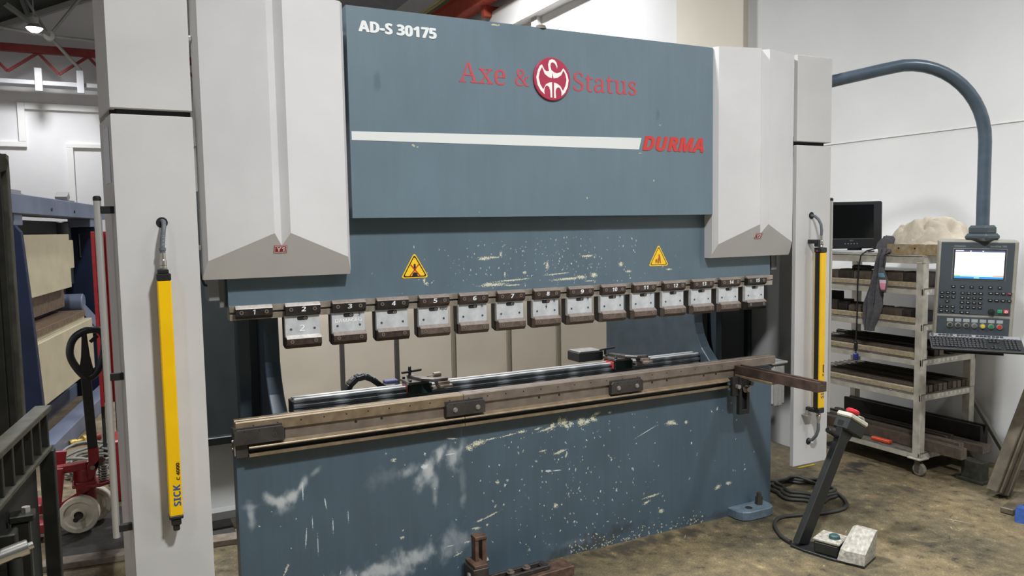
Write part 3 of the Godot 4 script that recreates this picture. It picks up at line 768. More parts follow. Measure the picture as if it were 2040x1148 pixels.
func badge(panel: Node3D, c: Vector3) -> void:
	var d := part(B.new().lathe([Vector2(0, 0), Vector2(0.103, 0), Vector2(0.103, 0.008), Vector2(0.100, 0.010), Vector2(0, 0.010)], 48, c, Vector3.BACK), "round_badge", plain("badge_red", "a5304b", 0.4), panel, "red round badge with a white swan and axe emblem")
	var b := B.new()
	for shape in [
		[[975, 243], [957, 258], [938, 300], [922, 370], [934, 440], [962, 490], [997, 524], [985, 478], [958, 432], [944, 370], [955, 312], [976, 268]],
		[[1175, 263], [1192, 282], [1212, 318], [1225, 372], [1215, 440], [1190, 494], [1156, 530], [1170, 480], [1194, 430], [1205, 372], [1193, 315], [1176, 284]],
		[[975, 243], [976, 268], [1000, 330], [1035, 358], [1068, 366], [1075, 312], [1082, 366], [1120, 358], [1155, 330], [1176, 284], [1175, 263], [1152, 300], [1115, 316], [1088, 308], [1064, 290], [1054, 255], [1058, 225], [1075, 213], [1092, 222], [1103, 236], [1112, 256], [1117, 272], [1120, 246], [1112, 214], [1094, 192], [1068, 185], [1044, 200], [1033, 238], [1037, 280], [1042, 300], [1018, 306], [996, 286]],
		[[985, 478], [997, 524], [994, 490], [1000, 455], [1020, 437], [1040, 452], [1050, 484], [1052, 550], [1068, 550], [1068, 405], [1045, 408], [1012, 426]],
		[[1170, 480], [1156, 530], [1156, 492], [1146, 460], [1127, 447], [1108, 460], [1100, 490], [1104, 552], [1086, 552], [1086, 406], [1112, 412], [1145, 434]]]:
		var q := PackedVector2Array()
		for p in shape: q.append(Vector2((p[0] - 1072.0) / 172.0, -(p[1] - 373.0) / 205.0) * 0.103)
		b.xf = at(c.x, c.y, c.z)
		b.prism(q, 0.0098, 0.0112)
	part(b, "badge_emblem", plain("badge_white", "eeeae4", 0.5), d)

# ------------------------------------------------------------------ punch clamps hanging from the ram
func clamps() -> void:
	var black := mottled("clamp_black", "262422", "38332f", 0.42, 0.4, 0.03, 3.0)
	var brown := mottled("clamp_brown", "3f3530", "5c4e46", 0.4, 0.5, 0.03, 3.0)
	var alu := mottled("clamp_plate", "b4b7b9", "cbced0", 0.36, 0.15, 0.02, 3.0)
	var shiny := mottled("clamp_ground", "b9b2aa", "dcd7d0", 0.32, 0.35, 0.05, 3.0)
	var worn := mottled("clamp_worn_edge", "857a72", "a1968d", 0.4, 0.3, 0.05, 3.0)
	var tan := mottled("clamp_tan", "5a4d46", "75675e", 0.42, 0.35, 0.03, 3.0)
	var screw := plain("screw_ring", "8a7f72", 0.4, 0.6)
	var hole := plain("hole_black", "14161a", 0.8)
	var chalk := plain("paint_marker", "dfe2e0", 0.6)
	var pen := plain("black_marker", "3c3f42", 0.6)
	var notes := ["carrying no punch holder, at the left end", "with a faint rubbed 2 on its plate", "with DAMAGED scrawled on its plate", "with a clean plate, left of the letters ABG", "with ABG scrawled on its plate", "with a small mark at its plate corner", "on worn brown blocks, left of the arrow", "with an arrow drawn on its plate", "right of the arrow plate", "tenth from the left", "left of clamp 12, against the blue frame", "in front of the blue frame", "above the curved frame edge", "second from the right end", "at the right end, with blackened blocks"]
	var first: Node3D
	for i in 15:
		var x0 := -1.4825 + 0.2 * i - 0.022
		var num := str(i + 1)
		var label := "punch clamp painted with the number %s, %s" % [num, notes[i]]
		var t: Node3D
		if i == 0 or i == 1:
			t = thing("punch_clamp", label, "clamp", Vector3(x0 + 0.0735, 1.21, 0.235), "numbered punch clamps along the ram")
			var x1 := x0 + 0.147
			part(B.new().along_x(poly([[0.236, 1.398], [0.236, 1.356], [0.252, 1.3565], [0.2655, 1.369], [0.2655, 1.3965]]), x0, x1, 0.001), "upper_block", black, t)
			part(B.new().along_x(poly([[0.236, 1.411], [0.236, 1.399], [0.264, 1.3975], [0.262, 1.400], [0.247, 1.411]]), x0, x1, 0.0004), "ground_edge", shiny, t)
			for bx in [0.022, 0.122]:
				part(B.new().lathe([Vector2(0.0038, 0.0), Vector2(0.0085, 0.0), Vector2(0.0085, 0.002), Vector2(0.0040, 0.002)], 14, Vector3(x0 + bx, 1.3835, 0.2655), Vector3.BACK), "socket_screw", screw, t)
			if i == 1:
				part(B.new().along_x(poly([[0.185, 1.348], [0.185, 1.225], [0.222, 1.215], [0.2225, 1.348]]), x0 - 0.003, x1 - 0.004, 0.001), "holder_body", black, t)
				part(B.new().along_x(poly([[0.223, 1.3555], [0.223, 1.262], [0.246, 1.262], [0.246, 1.355]]), x0 - 0.002, x1 - 0.002, 0.0015), "face_plate", alu, t)
				part(B.new().along_x(poly([[0.223, 1.2605], [0.246, 1.2605], [0.2665, 1.2575], [0.2675, 1.2325], [0.252, 1.2165], [0.223, 1.2135]]), x0, x1, 0.0008), "lower_block", brown, t)
				part(B.new().along_x(poly([[0.2465, 1.272], [0.2465, 1.2608], [0.2662, 1.2580], [0.2655, 1.2600]]), x0, x1, 0.0003), "lower_ground_edge", shiny, t)
				var slot := PackedVector2Array()
				for k in 20:
					var a := TAU * k / 20
					slot.append(Vector2(x0 + 0.072 + cos(a) * 0.008 + (0.015 if cos(a) > 0 else -0.015), 1.343 + sin(a) * 0.0085))
				part(B.new().prism(slot, 0.2455, 0.2466), "slot", hole, t)
				part(B.new().lathe([Vector2(0.003, 0.0), Vector2(0.0068, 0.0), Vector2(0.0068, 0.002), Vector2(0.003, 0.002)], 14, Vector3(x0 + 0.083, 1.343, 0.2463), Vector3.BACK), "slot_screw", screw, t)
				for bx in [0.022, 0.122]:
					part(B.new().cyl(Vector3(x0 + bx, 1.297, 0.2455), Vector3(x0 + bx, 1.297, 0.2465), 0.0055, -1, 12), "plate_screw", plain("plate_screw", "50545a", 0.5, 0.4), t)
					part(B.new().lathe([Vector2(0.0034, 0.0), Vector2(0.008, 0.0), Vector2(0.008, 0.002), Vector2(0.0036, 0.002)], 14, Vector3(x0 + bx, 1.2465, 0.2668), Vector3.BACK), "socket_screw", screw, t)
				first = t
		else:
			t = first.duplicate()
			t.name = numbered(self, "punch_clamp")
			add_child(t, true)
			t.position = first.position + Vector3(0.2 * (i - 1), 0, 0)
			t.set_meta("label", label)
			origin[t] = t.position
			for c in t.get_children():
				if str(c.name).begins_with("painted_number") or str(c.name).begins_with("scrawl"):
					t.remove_child(c)
					c.free()
			for c in t.get_children(): taken[str(t.get_instance_id()) + str(c.name).rstrip("_0123456789")] = 1
			(t.get_node("ground_edge") as MeshInstance3D).material_override = worn
			(t.get_node("lower_ground_edge") as MeshInstance3D).material_override = worn
			if i >= 4 and i < 14:
				(t.get_node("upper_block") as MeshInstance3D).material_override = brown
				(t.get_node("lower_block") as MeshInstance3D).material_override = tan
			if i == 14: (t.get_node("lower_block") as MeshInstance3D).material_override = black
		var w := 0.010 if num == "1" else (0.018 if num.length() == 1 else 0.030)
		part(letters(num, "Droid Sans", 600 if i != 0 else 400, Transform3D(Basis(Vector3.BACK, 0.0), Vector3(x0 + (0.066 if i < 9 else 0.060), 1.374, 0.2657)), Vector2(w, 0.020), 0.12), "painted_number", chalk, t)
		if i == 2: part(letters("DAMAGED", "Droid Sans", 300, at(x0 + 0.012, 1.312, 0.2463), Vector2(0.118, 0.016)), "scrawl", plain("pale_scrawl", "f2f4f4", 0.7), t)
		if i == 1: part(letters("2", "Droid Sans", 300, at(x0 + 0.058, 1.288, 0.2463), Vector2(0.022, 0.026)), "scrawl", plain("pale_scrawl", "f2f4f4", 0.7), t)
		if i == 4: part(letters("ABG", "Droid Sans", 300, at(x0 + 0.102, 1.337, 0.2463), Vector2(0.036, 0.014)), "scrawl", pen, t)
		if i == 14: part(letters("u", "Droid Sans", 500, at(x0 + 0.066, 1.294, 0.2463), Vector2(0.018, 0.012)), "scrawl", chalk, t)
		if i in [2, 5, 7, 8, 9, 10]: part(letters({2: "3", 5: "6", 7: "8", 8: "9", 9: "10", 10: "7"}[i], "Droid Sans", 300, at(x0 + 0.116, 1.338, 0.2463), Vector2(0.009, 0.013)), "scrawl", pen, t)
		if i == 7:
			var b := B.new()
			b.span(Vector3(x0 + 0.0735, 1.320, 0.2463), Vector3(x0 + 0.0755, 1.340, 0.2468), 0)
			b.prism(poly([[x0 + 0.069, 1.322], [x0 + 0.0745, 1.304], [x0 + 0.080, 1.322]]), 0.2463, 0.2468)
			part(b, "drawn_arrow", pen, t)

# ------------------------------------------------------------------ dies, back gauge, support arm
func dies_and_gauge() -> void:
	var tan := mottled("die_steel", "6e6359", "867a6e", 0.45, 0.35, 0.02, 2.0)
	var edge := mottled("die_edge", "75664f", "8f7f69", 0.45, 0.35, 0.03, 2.0)
	var dark := mottled("clamp_dark", "3b3836", "4d4946", 0.45, 0.4, 0.02, 2.0)
	var hole := plain("hole_black", "14161a", 0.8)
	var bright := plain("bolt_bright", "a8a49d", 0.35, 0.7)
	var t := thing("die_rail", "long worn steel die rail bolted along the top of the blue bed", "die rail", Vector3(0, 0.78, 0.23))
	for s in [[-1.526, -0.4975, 0], [-0.4955, 1.52, 1]]:
		part(B.new().along_x(poly([[0.19, 0.882], [0.262, 0.882], [0.262, 0.924], [0.258, 0.929], [0.238, 0.929], [0.230, 0.917], [0.222, 0.929], [0.195, 0.929], [0.19, 0.924]]), s[0], s[1], 0.0008), "upper_die", edge if s[2] == 0 else tan, t)
		part(B.new().along_x(poly([[0.2268, 0.831], [0.252, 0.831], [0.252, 0.8805], [0.2268, 0.8805]]), s[0] + (0.2 if s[2] == 0 else 0.0), s[1] - (0.3 if s[2] == 1 else 0.0), 0.0008), "lower_die", tan, t)
		part(B.new().along_x(poly([[0.2268, 0.831], [0.2268, 0.776], [0.270, 0.776], [0.2725, 0.778], [0.2725, 0.791], [0.246, 0.791], [0.246, 0.8125], [0.2725, 0.8125], [0.2725, 0.817], [0.270, 0.821], [0.252, 0.831]]), -1.478 if s[2] == 0 else s[0], s[1] if s[2] == 0 else 1.16, 0.0008), "slot_rail", edge, t)
		part(B.new().span(Vector3(-1.477 if s[2] == 0 else s[0], 0.7912, 0.2455), Vector3(s[1] if s[2] == 0 else 1.16, 0.8123, 0.2485), 0).span(Vector3(-1.477 if s[2] == 0 else s[0], 0.7910, 0.2485), Vector3(s[1] if s[2] == 0 else 1.16, 0.7915, 0.268), 0), "groove_shade", plain("grease_shade_black", "131312", 0.5), t)  # black strips paint the slot's shade, with its grease, into the groove
	part(B.new().span(Vector3(-1.53, 0.775, 0.15), Vector3(-1.479, 0.885, 0.262), 0.002), "end_block", dark, t)
	part(B.new().span(Vector3(-1.536, 0.79, 0.245), Vector3(-1.531, 0.868, 0.27), 0.001).cyl(Vector3(-1.543, 0.85, 0.257), Vector3(-1.536, 0.85, 0.257), 0.006).cyl(Vector3(-1.543, 0.82, 0.257), Vector3(-1.536, 0.82, 0.257), 0.006), "end_stop", bright, t)
	for k in 27:
		part(B.new().cyl(Vector3(-1.455 + 0.0985 * k, 0.907, 0.2615), Vector3(-1.455 + 0.0985 * k, 0.907, 0.2624), 0.0035, -1, 8), "set_screw_hole", hole, t)
	for hx in [-1.017, -0.898, -0.082, 0.035, 0.62, 0.72, 0.98, 1.07]:
		part(B.new().cyl(Vector3(hx, 0.864, 0.2515), Vector3(hx, 0.864, 0.2524), 0.0065, -1, 12), "bolt_hole", hole, t)
	for p in [[-1.535, -1.333, 0], [-0.593, -0.392, 1], [0.337, 0.540, 1]]:
		var a: float = p[0]
		var c: float = p[1]
		part(B.new().span(Vector3(a - 0.002, 0.834, 0.257), Vector3(c - 0.006, 0.905, 0.266), 0.001), "backing_plate", dark, t)
		var pl := part(B.new().prism(poly([[a, 0.834], [c, 0.834], [c, 0.888], [c - 0.012, 0.898], [a + 0.012, 0.898], [a, 0.888]]), 0.266, 0.280, 0.0015), "clamp_plate", dark, t)
		for bx in [0.044, 0.161]:
			var q := Vector3(a + bx, 0.864, 0.280)
			if p[2] == 1: part(B.new().hexhead(q, q + Vector3(0, 0, 0.008), 0.0095).lathe([Vector2(0, 0), Vector2(0.012, 0), Vector2(0.012, 0.002), Vector2(0, 0.002)], 14, q, Vector3.BACK), "hex_bolt", bright, pl)
			else: part(B.new().lathe([Vector2(0.004, 0), Vector2(0.010, 0), Vector2(0.010, 0.0015), Vector2(0.004, 0.0015)], 14, q, Vector3.BACK), "socket_bolt", plain("bolt_dark", "4b453e", 0.5, 0.5), pl)
		for bx in [0.04, 0.10, 0.165]: part(B.new().cyl(Vector3(a + bx, 0.888, 0.2795), Vector3(a + bx, 0.888, 0.2805), 0.003, -1, 8), "pin_hole", hole, pl)

	# sheet support arm
	var am := mottled("arm_rust", "40332d", "5b4a41", 0.5, 0.4, 0.02, 2.0)
	t = thing("support_arm", "rusty brown sheet support arm sticking forward from the right end of the die rail", "support arm", Vector3(1.23, 0.62, 0.30))
	part(B.new().prism(poly([[1.197, 0.852], [1.263, 0.852], [1.263, 0.902], [1.243, 0.902], [1.243, 0.886], [1.221, 0.886], [1.221, 0.902], [1.197, 0.902]]), 0.264, 0.855, 0.001), "arm_beam", am, t)
	part(B.new().span(Vector3(1.194, 0.838, 0.27), Vector3(1.266, 0.852, 0.55), 0.002), "seat_bar", edge, t)
	part(B.new().span(Vector3(1.140, 0.735, 0.291), Vector3(1.196, 0.845, 0.312), 0.002), "rail_clamp", plain("arm_black", "2c2a28", 0.5, 0.4), t)
	var sl := B.new()
	sl.span(Vector3(1.186, 0.625, 0.292), Vector3(1.206, 0.838, 0.318), 0.002).span(Vector3(1.244, 0.625, 0.292), Vector3(1.264, 0.838, 0.318), 0.002).span(Vector3(1.204, 0.625, 0.292), Vector3(1.246, 0.652, 0.318), 0.002).span(Vector3(1.204, 0.775, 0.292), Vector3(1.246, 0.838, 0.318), 0.002)
	var sp := part(sl, "slotted_plate", plain("arm_black", "2c2a28", 0.5, 0.4), t)
	part(B.new().span(Vector3(1.2, 0.65, 0.290), Vector3(1.25, 0.78, 0.295), 0), "slot_backing", hole, sp)
	part(B.new().hexhead(Vector3(1.232, 0.772, 0.322), Vector3(1.232, 0.772, 0.345), 0.015).lathe([Vector2(0, 0), Vector2(0.021, 0), Vector2(0.021, 0.004), Vector2(0, 0.004)], 16, Vector3(1.232, 0.772, 0.318), Vector3.BACK), "hex_bolt", plain("bolt_worn", "8a7f73", 0.4, 0.6), t)
	part(B.new().hexhead(Vector3(1.170, 0.792, 0.312), Vector3(1.170, 0.792, 0.335), 0.013), "hex_bolt", bright, t)
	part(B.new().cyl(Vector3(1.272, 0.80, 0.295), Vector3(1.272, 0.80, 0.33), 0.013, -1, 14, 0.002), "socket_bolt", plain("bolt_dark", "4b453e", 0.5, 0.5), t)

	# back gauge behind the dies
	var alu := mottled("gauge_aluminium", "74777a", "8c8f92", 0.34, 0.35, 0.02, 2.0)
	t = thing("back_gauge", "dark aluminium back gauge beam with two stop fingers inside the press brake", "back gauge", Vector3(0, 0.84, -0.15))
	part(B.new().along_x(poly([[-0.20, 0.84], [-0.10, 0.84], [-0.10, 0.862], [-0.106, 0.866], [-0.106, 0.872], [-0.098, 0.876], [-0.098, 0.888], [-0.106, 0.892], [-0.106, 0.898], [-0.10, 0.902], [-0.10, 0.908], [-0.20, 0.908]]), -1.216, 1.257, 0.0008), "gauge_beam", alu, t)
	for rz in [-0.115, -0.165]:
		part(B.new().span(Vector3(-1.214, 0.9085, rz - 0.010), Vector3(1.255, 0.920, rz + 0.010), 0.003), "linear_rail", plain("rail_bright", "d2d3d2", 0.3, 0.4), t)
	part(B.new().span(Vector3(-1.222, 0.842, -0.20), Vector3(-1.2165, 0.906, -0.10), 0.001), "end_plate", plain("black_paint", "1e2122", 0.5), t)
	for f in [[-0.60, 0], [0.655, 1]]:
		var x: float = f[0]
		var fg := part(B.new().span(Vector3(x - 0.05, 0.878, -0.19), Vector3(x + 0.075, 0.932, -0.072), 0.004), "stop_finger", plain("gauge_green", "1f3b31", 0.45), t, "green-black finger carriage with stepped steel stop")
		part(B.new().span(Vector3(x - 0.055, 0.932, -0.20), Vector3(x + 0.055, 0.946, -0.06), 0.002), "top_plate", mottled("gauge_steel", "5d5a56", "77726c", 0.35, 0.6, 0.03, 2.0), fg)
		part(B.new().along_y(poly([[x - 0.02, -0.19], [x + 0.015, -0.19], [x + 0.06, -0.06], [x + 0.135, -0.03], [x + 0.135, -0.005], [x + 0.06, -0.01], [x + 0.01, -0.06]]), 0.946, 0.962, 0.002), "finger_bar", mottled("gauge_steel", "5d5a56", "77726c"), fg)
		part(B.new().span(Vector3(x + 0.085, 0.918, -0.055), Vector3(x + 0.150, 0.930, 0.020), 0.001).span(Vector3(x + 0.080, 0.930, -0.055), Vector3(x + 0.140, 0.946, 0.008), 0.001).span(Vector3(x + 0.06, 0.905, -0.06), Vector3(x + 0.12, 0.918, -0.02), 0.001), "stop_step", mottled("stop_steel", "94867a", "b0a296", 0.35, 0.6, 0.03, 2.0), fg)
		for s in [[-0.04, -0.08], [0.03, -0.08], [-0.04, -0.18]]:
			part(B.new().cyl(Vector3(x + s[0], 0.946, s[1]), Vector3(x + s[0], 0.956, s[1]), 0.008, -1, 12, 0.001), "cap_screw", plain("bolt_dark", "4b453e", 0.5, 0.5), fg)
		if f[1] == 0:
			part(B.new().cyl(Vector3(x - 0.01, 0.955, -0.17), Vector3(x - 0.01, 1.008, -0.17), 0.008, -1, 12, 0.002).bar(Vector3(x - 0.055, 0.978, -0.17), Vector3(x + 0.055, 0.985, -0.17), 0.012, 0.012), "lock_lever", plain("black_paint", "1e2122", 0.5), fg)
			part(B.new().bar(Vector3(x + 0.05, 0.965, -0.08), Vector3(x + 0.10, 0.968, -0.08), 0.006, 0.006).cyl(Vector3(x + 0.085, 0.968, -0.08), Vector3(x + 0.125, 0.968, -0.08), 0.013, -1, 14, 0.002), "thumb_screw", plain("bolt_worn", "8a7f73", 0.4, 0.6), fg)
			part(B.new().span(Vector3(x - 0.14, 0.925, -0.22), Vector3(x - 0.07, 0.945, -0.17), 0.004), "sensor_plug", plain("sensor_blue", "4a4a6e", 0.4), fg)
			part(B.new().span(Vector3(x - 0.056, 0.885, -0.17), Vector3(x - 0.0505, 0.93, -0.08), 0.002), "red_label", plain("gauge_red", "6b2a26", 0.5), fg)
		else:
			part(B.new().span(Vector3(x - 0.056, 0.885, -0.17), Vector3(x - 0.0505, 0.928, -0.08), 0.002), "red_label", plain("gauge_red_bright", "b13a34", 0.5), fg)
			part(B.new().bar(Vector3(x - 0.08, 0.985, -0.19), Vector3(x + 0.03, 0.992, -0.19), 0.012, 0.010).cyl(Vector3(x - 0.04, 0.955, -0.19), Vector3(x - 0.04, 0.99, -0.19), 0.008), "lock_lever", plain("black_paint", "1e2122", 0.5), fg)
			part(B.new().span(Vector3(x - 0.21, 0.92, -0.34), Vector3(x - 0.04, 0.975, -0.21), 0.004), "drive_box", plain("black_paint", "1e2122", 0.5), fg)
			part(B.new().span(Vector3(x - 0.20, 0.975, -0.335), Vector3(x - 0.05, 0.981, -0.215), 0.002), "drive_lid", mottled("gauge_steel_pale", "9b9a98", "b9b8b5", 0.35, 0.6, 0.03, 2.0), fg)
	# cable chain arching up behind the beam
	var pts := [Vector3(-0.93, 0.78, -0.3), Vector3(-0.918, 0.86, -0.3), Vector3(-0.893, 0.92, -0.3), Vector3(-0.858, 0.950, -0.3), Vector3(-0.815, 0.956, -0.3), Vector3(-0.775, 0.937, -0.3), Vector3(-0.735, 0.905, -0.3), Vector3(-0.692, 0.87, -0.3), Vector3(-0.645, 0.83, -0.3)]
	for i in pts.size() - 1:
		var ln := part(B.new().bar(pts[i] - (pts[i + 1] - pts[i]) * 0.08, pts[i + 1], 0.06, 0.028, Vector3.BACK if false else Vector3.UP, 0.004), "chain_link", plain("chain_black", "1c1d1e", 0.45), t)
		part(B.new().bar(pts[i].lerp(pts[i + 1], 0.25) + Vector3(0, 0.014, 0), pts[i].lerp(pts[i + 1], 0.75) + Vector3(0, 0.014, 0), 0.03, 0.012, Vector3.UP, 0.002), "link_bridge", plain("bridge_grey", "5c5d5d", 0.4), ln)

	# pale panels closing the back of the machine
	t = thing("rear_guard", "row of beige sheet panels with dark posts closing the rear of the press brake", "guard panels", Vector3(0, 0, -1.9))
	var beige := mottled("panel_beige", "cfc4b2", "dacfbd", 0.6, 0, 0.006, 0.7)
	var xs := [-1.30, -0.51, -0.098, 0.362, 0.842, 1.30, 1.85]
	for i in xs.size() - 1:
		part(B.new().span(Vector3(xs[i] + 0.014, 0.12, -1.92), Vector3(xs[i + 1] - 0.014, 2.02, -1.905), 0.003), "rear_panel", beige, t)
	for i in range(1, xs.size() - 1):
		var pm: Material = plain("post_dark", "4b4945", 0.5) if i < 3 else plain("post_beige", "8c8373", 0.5)
		part(B.new().span(Vector3(xs[i] - 0.014, 0.0, -1.915), Vector3(xs[i] + 0.014, 2.05, -1.89), 0.003), "rear_post", pm, t)
	part(B.new().span(Vector3(-1.25, 0.05, -1.93), Vector3(1.87, 0.12, -1.89), 0.003).span(Vector3(-1.25, 2.02, -1.93), Vector3(1.87, 2.09, -1.89), 0.003), "guard_rail", plain("post_dark", "4b4945", 0.5), t)

# ------------------------------------------------------------------ light curtains and guard tubes
func guards() -> void:
	var yellow := mottled("curtain_yellow", "e6b400", "efbf00", 0.4, 0, 0.02, 1.0)
	var black := plain("curtain_black", "1b1c1d", 0.45)
	var hose := plain("hose_grey", "5e6468", 0.55)
	var nickel := plain("nickel", "b5b1a6", 0.3, 0.75)
	# left: its plain yellow back faces the room
	var t := thing("light_curtain", "yellow light curtain bar on the left grey column, cable at its top", "light curtain", Vector3(-1.771, 0.58, 0.34), "pair of yellow safety light curtains")
	part(B.new().span(Vector3(-1.796, 0.61, 0.312), Vector3(-1.747, 1.535, 0.36), 0.004), "housing", yellow, t)
	part(B.new().span(Vector3(-1.797, 1.535, 0.311), Vector3(-1.746, 1.562, 0.361), 0.003), "top_cap", black, t)
	part(B.new().span(Vector3(-1.793, 1.562, 0.315), Vector3(-1.753, 1.578, 0.358), 0.003), "top_mount", black, t)
	part(B.new().span(Vector3(-1.797, 0.598, 0.311), Vector3(-1.746, 0.612, 0.361), 0.003).span(Vector3(-1.790, 0.572, 0.318), Vector3(-1.754, 0.599, 0.356), 0.004).span(Vector3(-1.784, 0.548, 0.322), Vector3(-1.760, 0.574, 0.350), 0.004), "bottom_cap", black, t)
	for my in [0.66, 1.50]: part(B.new().span(Vector3(-1.79, my - 0.02, 0.296), Vector3(-1.754, my + 0.02, 0.313), 0.002), "wall_bracket", black, t)
	part(B.new().lathe([Vector2(0, 0), Vector2(0.013, 0), Vector2(0.014, 0.006), Vector2(0.013, 0.014), Vector2(0.0145, 0.016), Vector2(0.0135, 0.034), Vector2(0.011, 0.038), Vector2(0.010, 0.062), Vector2(0, 0.062)], 18, Vector3(-1.770, 1.578, 0.336)), "connector", nickel, t)
	part(B.new().lathe([Vector2(0, 0), Vector2(0.010, 0), Vector2(0.010, 0.008), Vector2(0.0125, 0.010), Vector2(0.0125, 0.020), Vector2(0, 0.022)], 12, Vector3(-1.770, 1.64, 0.336)), "cable_gland", hose, t)
	part(B.new().tube([Vector3(-1.770, 1.655, 0.336), Vector3(-1.769, 1.69, 0.337), Vector3(-1.764, 1.72, 0.335), Vector3(-1.760, 1.745, 0.327), Vector3(-1.760, 1.760, 0.312), Vector3(-1.764, 1.764, 0.296), Vector3(-1.766, 1.764, 0.28)], 0.0085, 12), "cable", hose, t)
	for k in 8:
		part(B.new().lathe([Vector2(0.0085, 0), Vector2(0.0095, 0.001), Vector2(0.0085, 0.003)], 12, Vector3(-1.7695 + 0.0006 * k, 1.665 + 0.0055 * k, 0.3365), Vector3(0.1, 1, 0)), "strain_ring", plain("hose_ring", "767c80", 0.5), t)
	var up := Transform3D(Basis(Vector3.UP, Vector3.LEFT, Vector3.BACK), Vector3(-1.752, 0.652, 0.3602))
	part(letters("SICK", "Droid Sans", 700, up, Vector2(0.085, 0.026)), "curtain_lettering", plain("letter_blue", "27508e", 0.5), t)
	part(letters("C 4000", "Droid Sans", 700, Transform3D(up.basis, Vector3(-1.751, 0.755, 0.3602)), Vector2(0.068, 0.013)), "type_lettering", plain("letter_black", "222018", 0.5), t)
	# right: turned so that its black window looks along the dies
	t = thing("light_curtain", "yellow light curtain bar with black window on the right column, behind the support arm", "light curtain", Vector3(1.772, 0.58, 0.36), "pair of yellow safety light curtains")
	part(B.new().span(Vector3(1.748, 0.605, 0.337), Vector3(1.797, 1.535, 0.385), 0.004), "housing", yellow, t)
	part(B.new().span(Vector3(1.7468, 0.605, 0.3445), Vector3(1.7485, 1.535, 0.3775), 0.0005), "window", plain("window_black", "0c0d0e", 0.2), t)
	part(B.new().span(Vector3(1.746, 1.535, 0.335), Vector3(1.799, 1.565, 0.387), 0.004), "top_cap", black, t)
	part(B.new().cyl(Vector3(1.7465, 1.545, 0.36), Vector3(1.7455, 1.545, 0.36), 0.006), "status_light", plain("status_pink", "b0206a", 0.4), t)
	part(B.new().span(Vector3(1.747, 0.575, 0.336), Vector3(1.798, 0.607, 0.386), 0.004), "bottom_cap", black, t)
	for my in [0.59, 1.60]:
		part(B.new().span(Vector3(1.735, my - 0.012, 0.297), Vector3(1.762, my + 0.012, 0.36), 0.003).span(Vector3(1.745, my - 0.03 if my > 1 else my - 0.012, 0.335), Vector3(1.768, my + 0.012, 0.365), 0.003), "wall_bracket", black, t)
	part(B.new().lathe([Vector2(0, 0), Vector2(0.013, 0), Vector2(0.014, 0.006), Vector2(0.0115, 0.014), Vector2(0.0145, 0.018), Vector2(0.0125, 0.038), Vector2(0.010, 0.042), Vector2(0.009, 0.07), Vector2(0, 0.07)], 18, Vector3(1.776, 1.565, 0.362)), "connector", nickel, t)
	part(B.new().lathe([Vector2(0, 0), Vector2(0.013, 0), Vector2(0.014, 0.006), Vector2(0.0115, 0.014), Vector2(0.0145, 0.018), Vector2(0.0125, 0.038), Vector2(0.010, 0.042), Vector2(0.009, 0.07), Vector2(0, 0.07)], 18, Vector3(1.774, 0.575, 0.362), Vector3.DOWN), "connector", nickel, t)
	part(B.new().tube([Vector3(1.776, 1.63, 0.362), Vector3(1.778, 1.665, 0.362), Vector3(1.777, 1.70, 0.358), Vector3(1.771, 1.73, 0.345), Vector3(1.765, 1.75, 0.322), Vector3(1.763, 1.755, 0.28)], 0.0085, 12), "cable", hose, t)
	part(B.new().tube([Vector3(1.774, 0.51, 0.362), Vector3(1.774, 0.47, 0.362), Vector3(1.770, 0.435, 0.352), Vector3(1.766, 0.40, 0.325), Vector3(1.765, 0.387, 0.28)], 0.0095, 12), "cable", hose, t)
	part(B.new().span(Vector3(1.70, 0.555, 0.297), Vector3(1.745, 0.560, 0.340), 0.001).hexhead(Vector3(1.722, 0.56, 0.32), Vector3(1.722, 0.585, 0.32), 0.010), "angle_plate", plain("bolt_bright", "a8a49d", 0.35, 0.7), t)
	up = Transform3D(Basis(Vector3.UP, Vector3.LEFT, Vector3.BACK), Vector3(1.790, 0.665, 0.3852))
	part(letters("SICK", "Droid Sans", 700, up, Vector2(0.085, 0.026)), "curtain_lettering", plain("letter_blue_grey", "5b6270", 0.5), t)
	part(letters("C 4000", "Droid Sans", 700, Transform3D(up.basis, Vector3(1.789, 0.80, 0.3852)), Vector2(0.068, 0.013)), "type_lettering", plain("letter_black", "222018", 0.5), t)
	# aluminium guard tubes outside the columns
	var alu := plain("tube_aluminium", "b9b8b2", 0.38, 0.5)
	for s in [[-1.0, 0.25, "aluminium guard tube on black arms left of the left grey column"], [1.0, 0.25, "thin aluminium guard tube right of the right grey column, before the trolley"]]:
		var x: float = 1.983 * s[0]
		var z: float = s[1]
		t = thing("guard_tube", s[2], "guard tube", Vector3(x, 0.53, z), "pair of aluminium guard tubes")
		part(B.new().cyl(Vector3(x, 0.53, z), Vector3(x, 1.845, z), 0.0135, -1, 18), "tube", alu, t)
		part(B.new().lathe([Vector2(0, 0), Vector2(0.0145, 0), Vector2(0.0145, 0.012), Vector2(0.010, 0.018), Vector2(0, 0.019)], 18, Vector3(x, 1.843, z)), "tube_cap", black, t)
		for by in [1.808, 1.165, 0.565]:
			part(B.new().span(Vector3(1.925 * s[0], by - 0.014, z - 0.010), Vector3(x - 0.006 * s[0], by + 0.014, z + 0.010), 0.002) if s[0] < 0 else B.new().span(Vector3(1.925, by - 0.014, z - 0.03), Vector3(x + 0.004, by + 0.014, z - 0.010), 0.002), "tube_bracket", black, t)

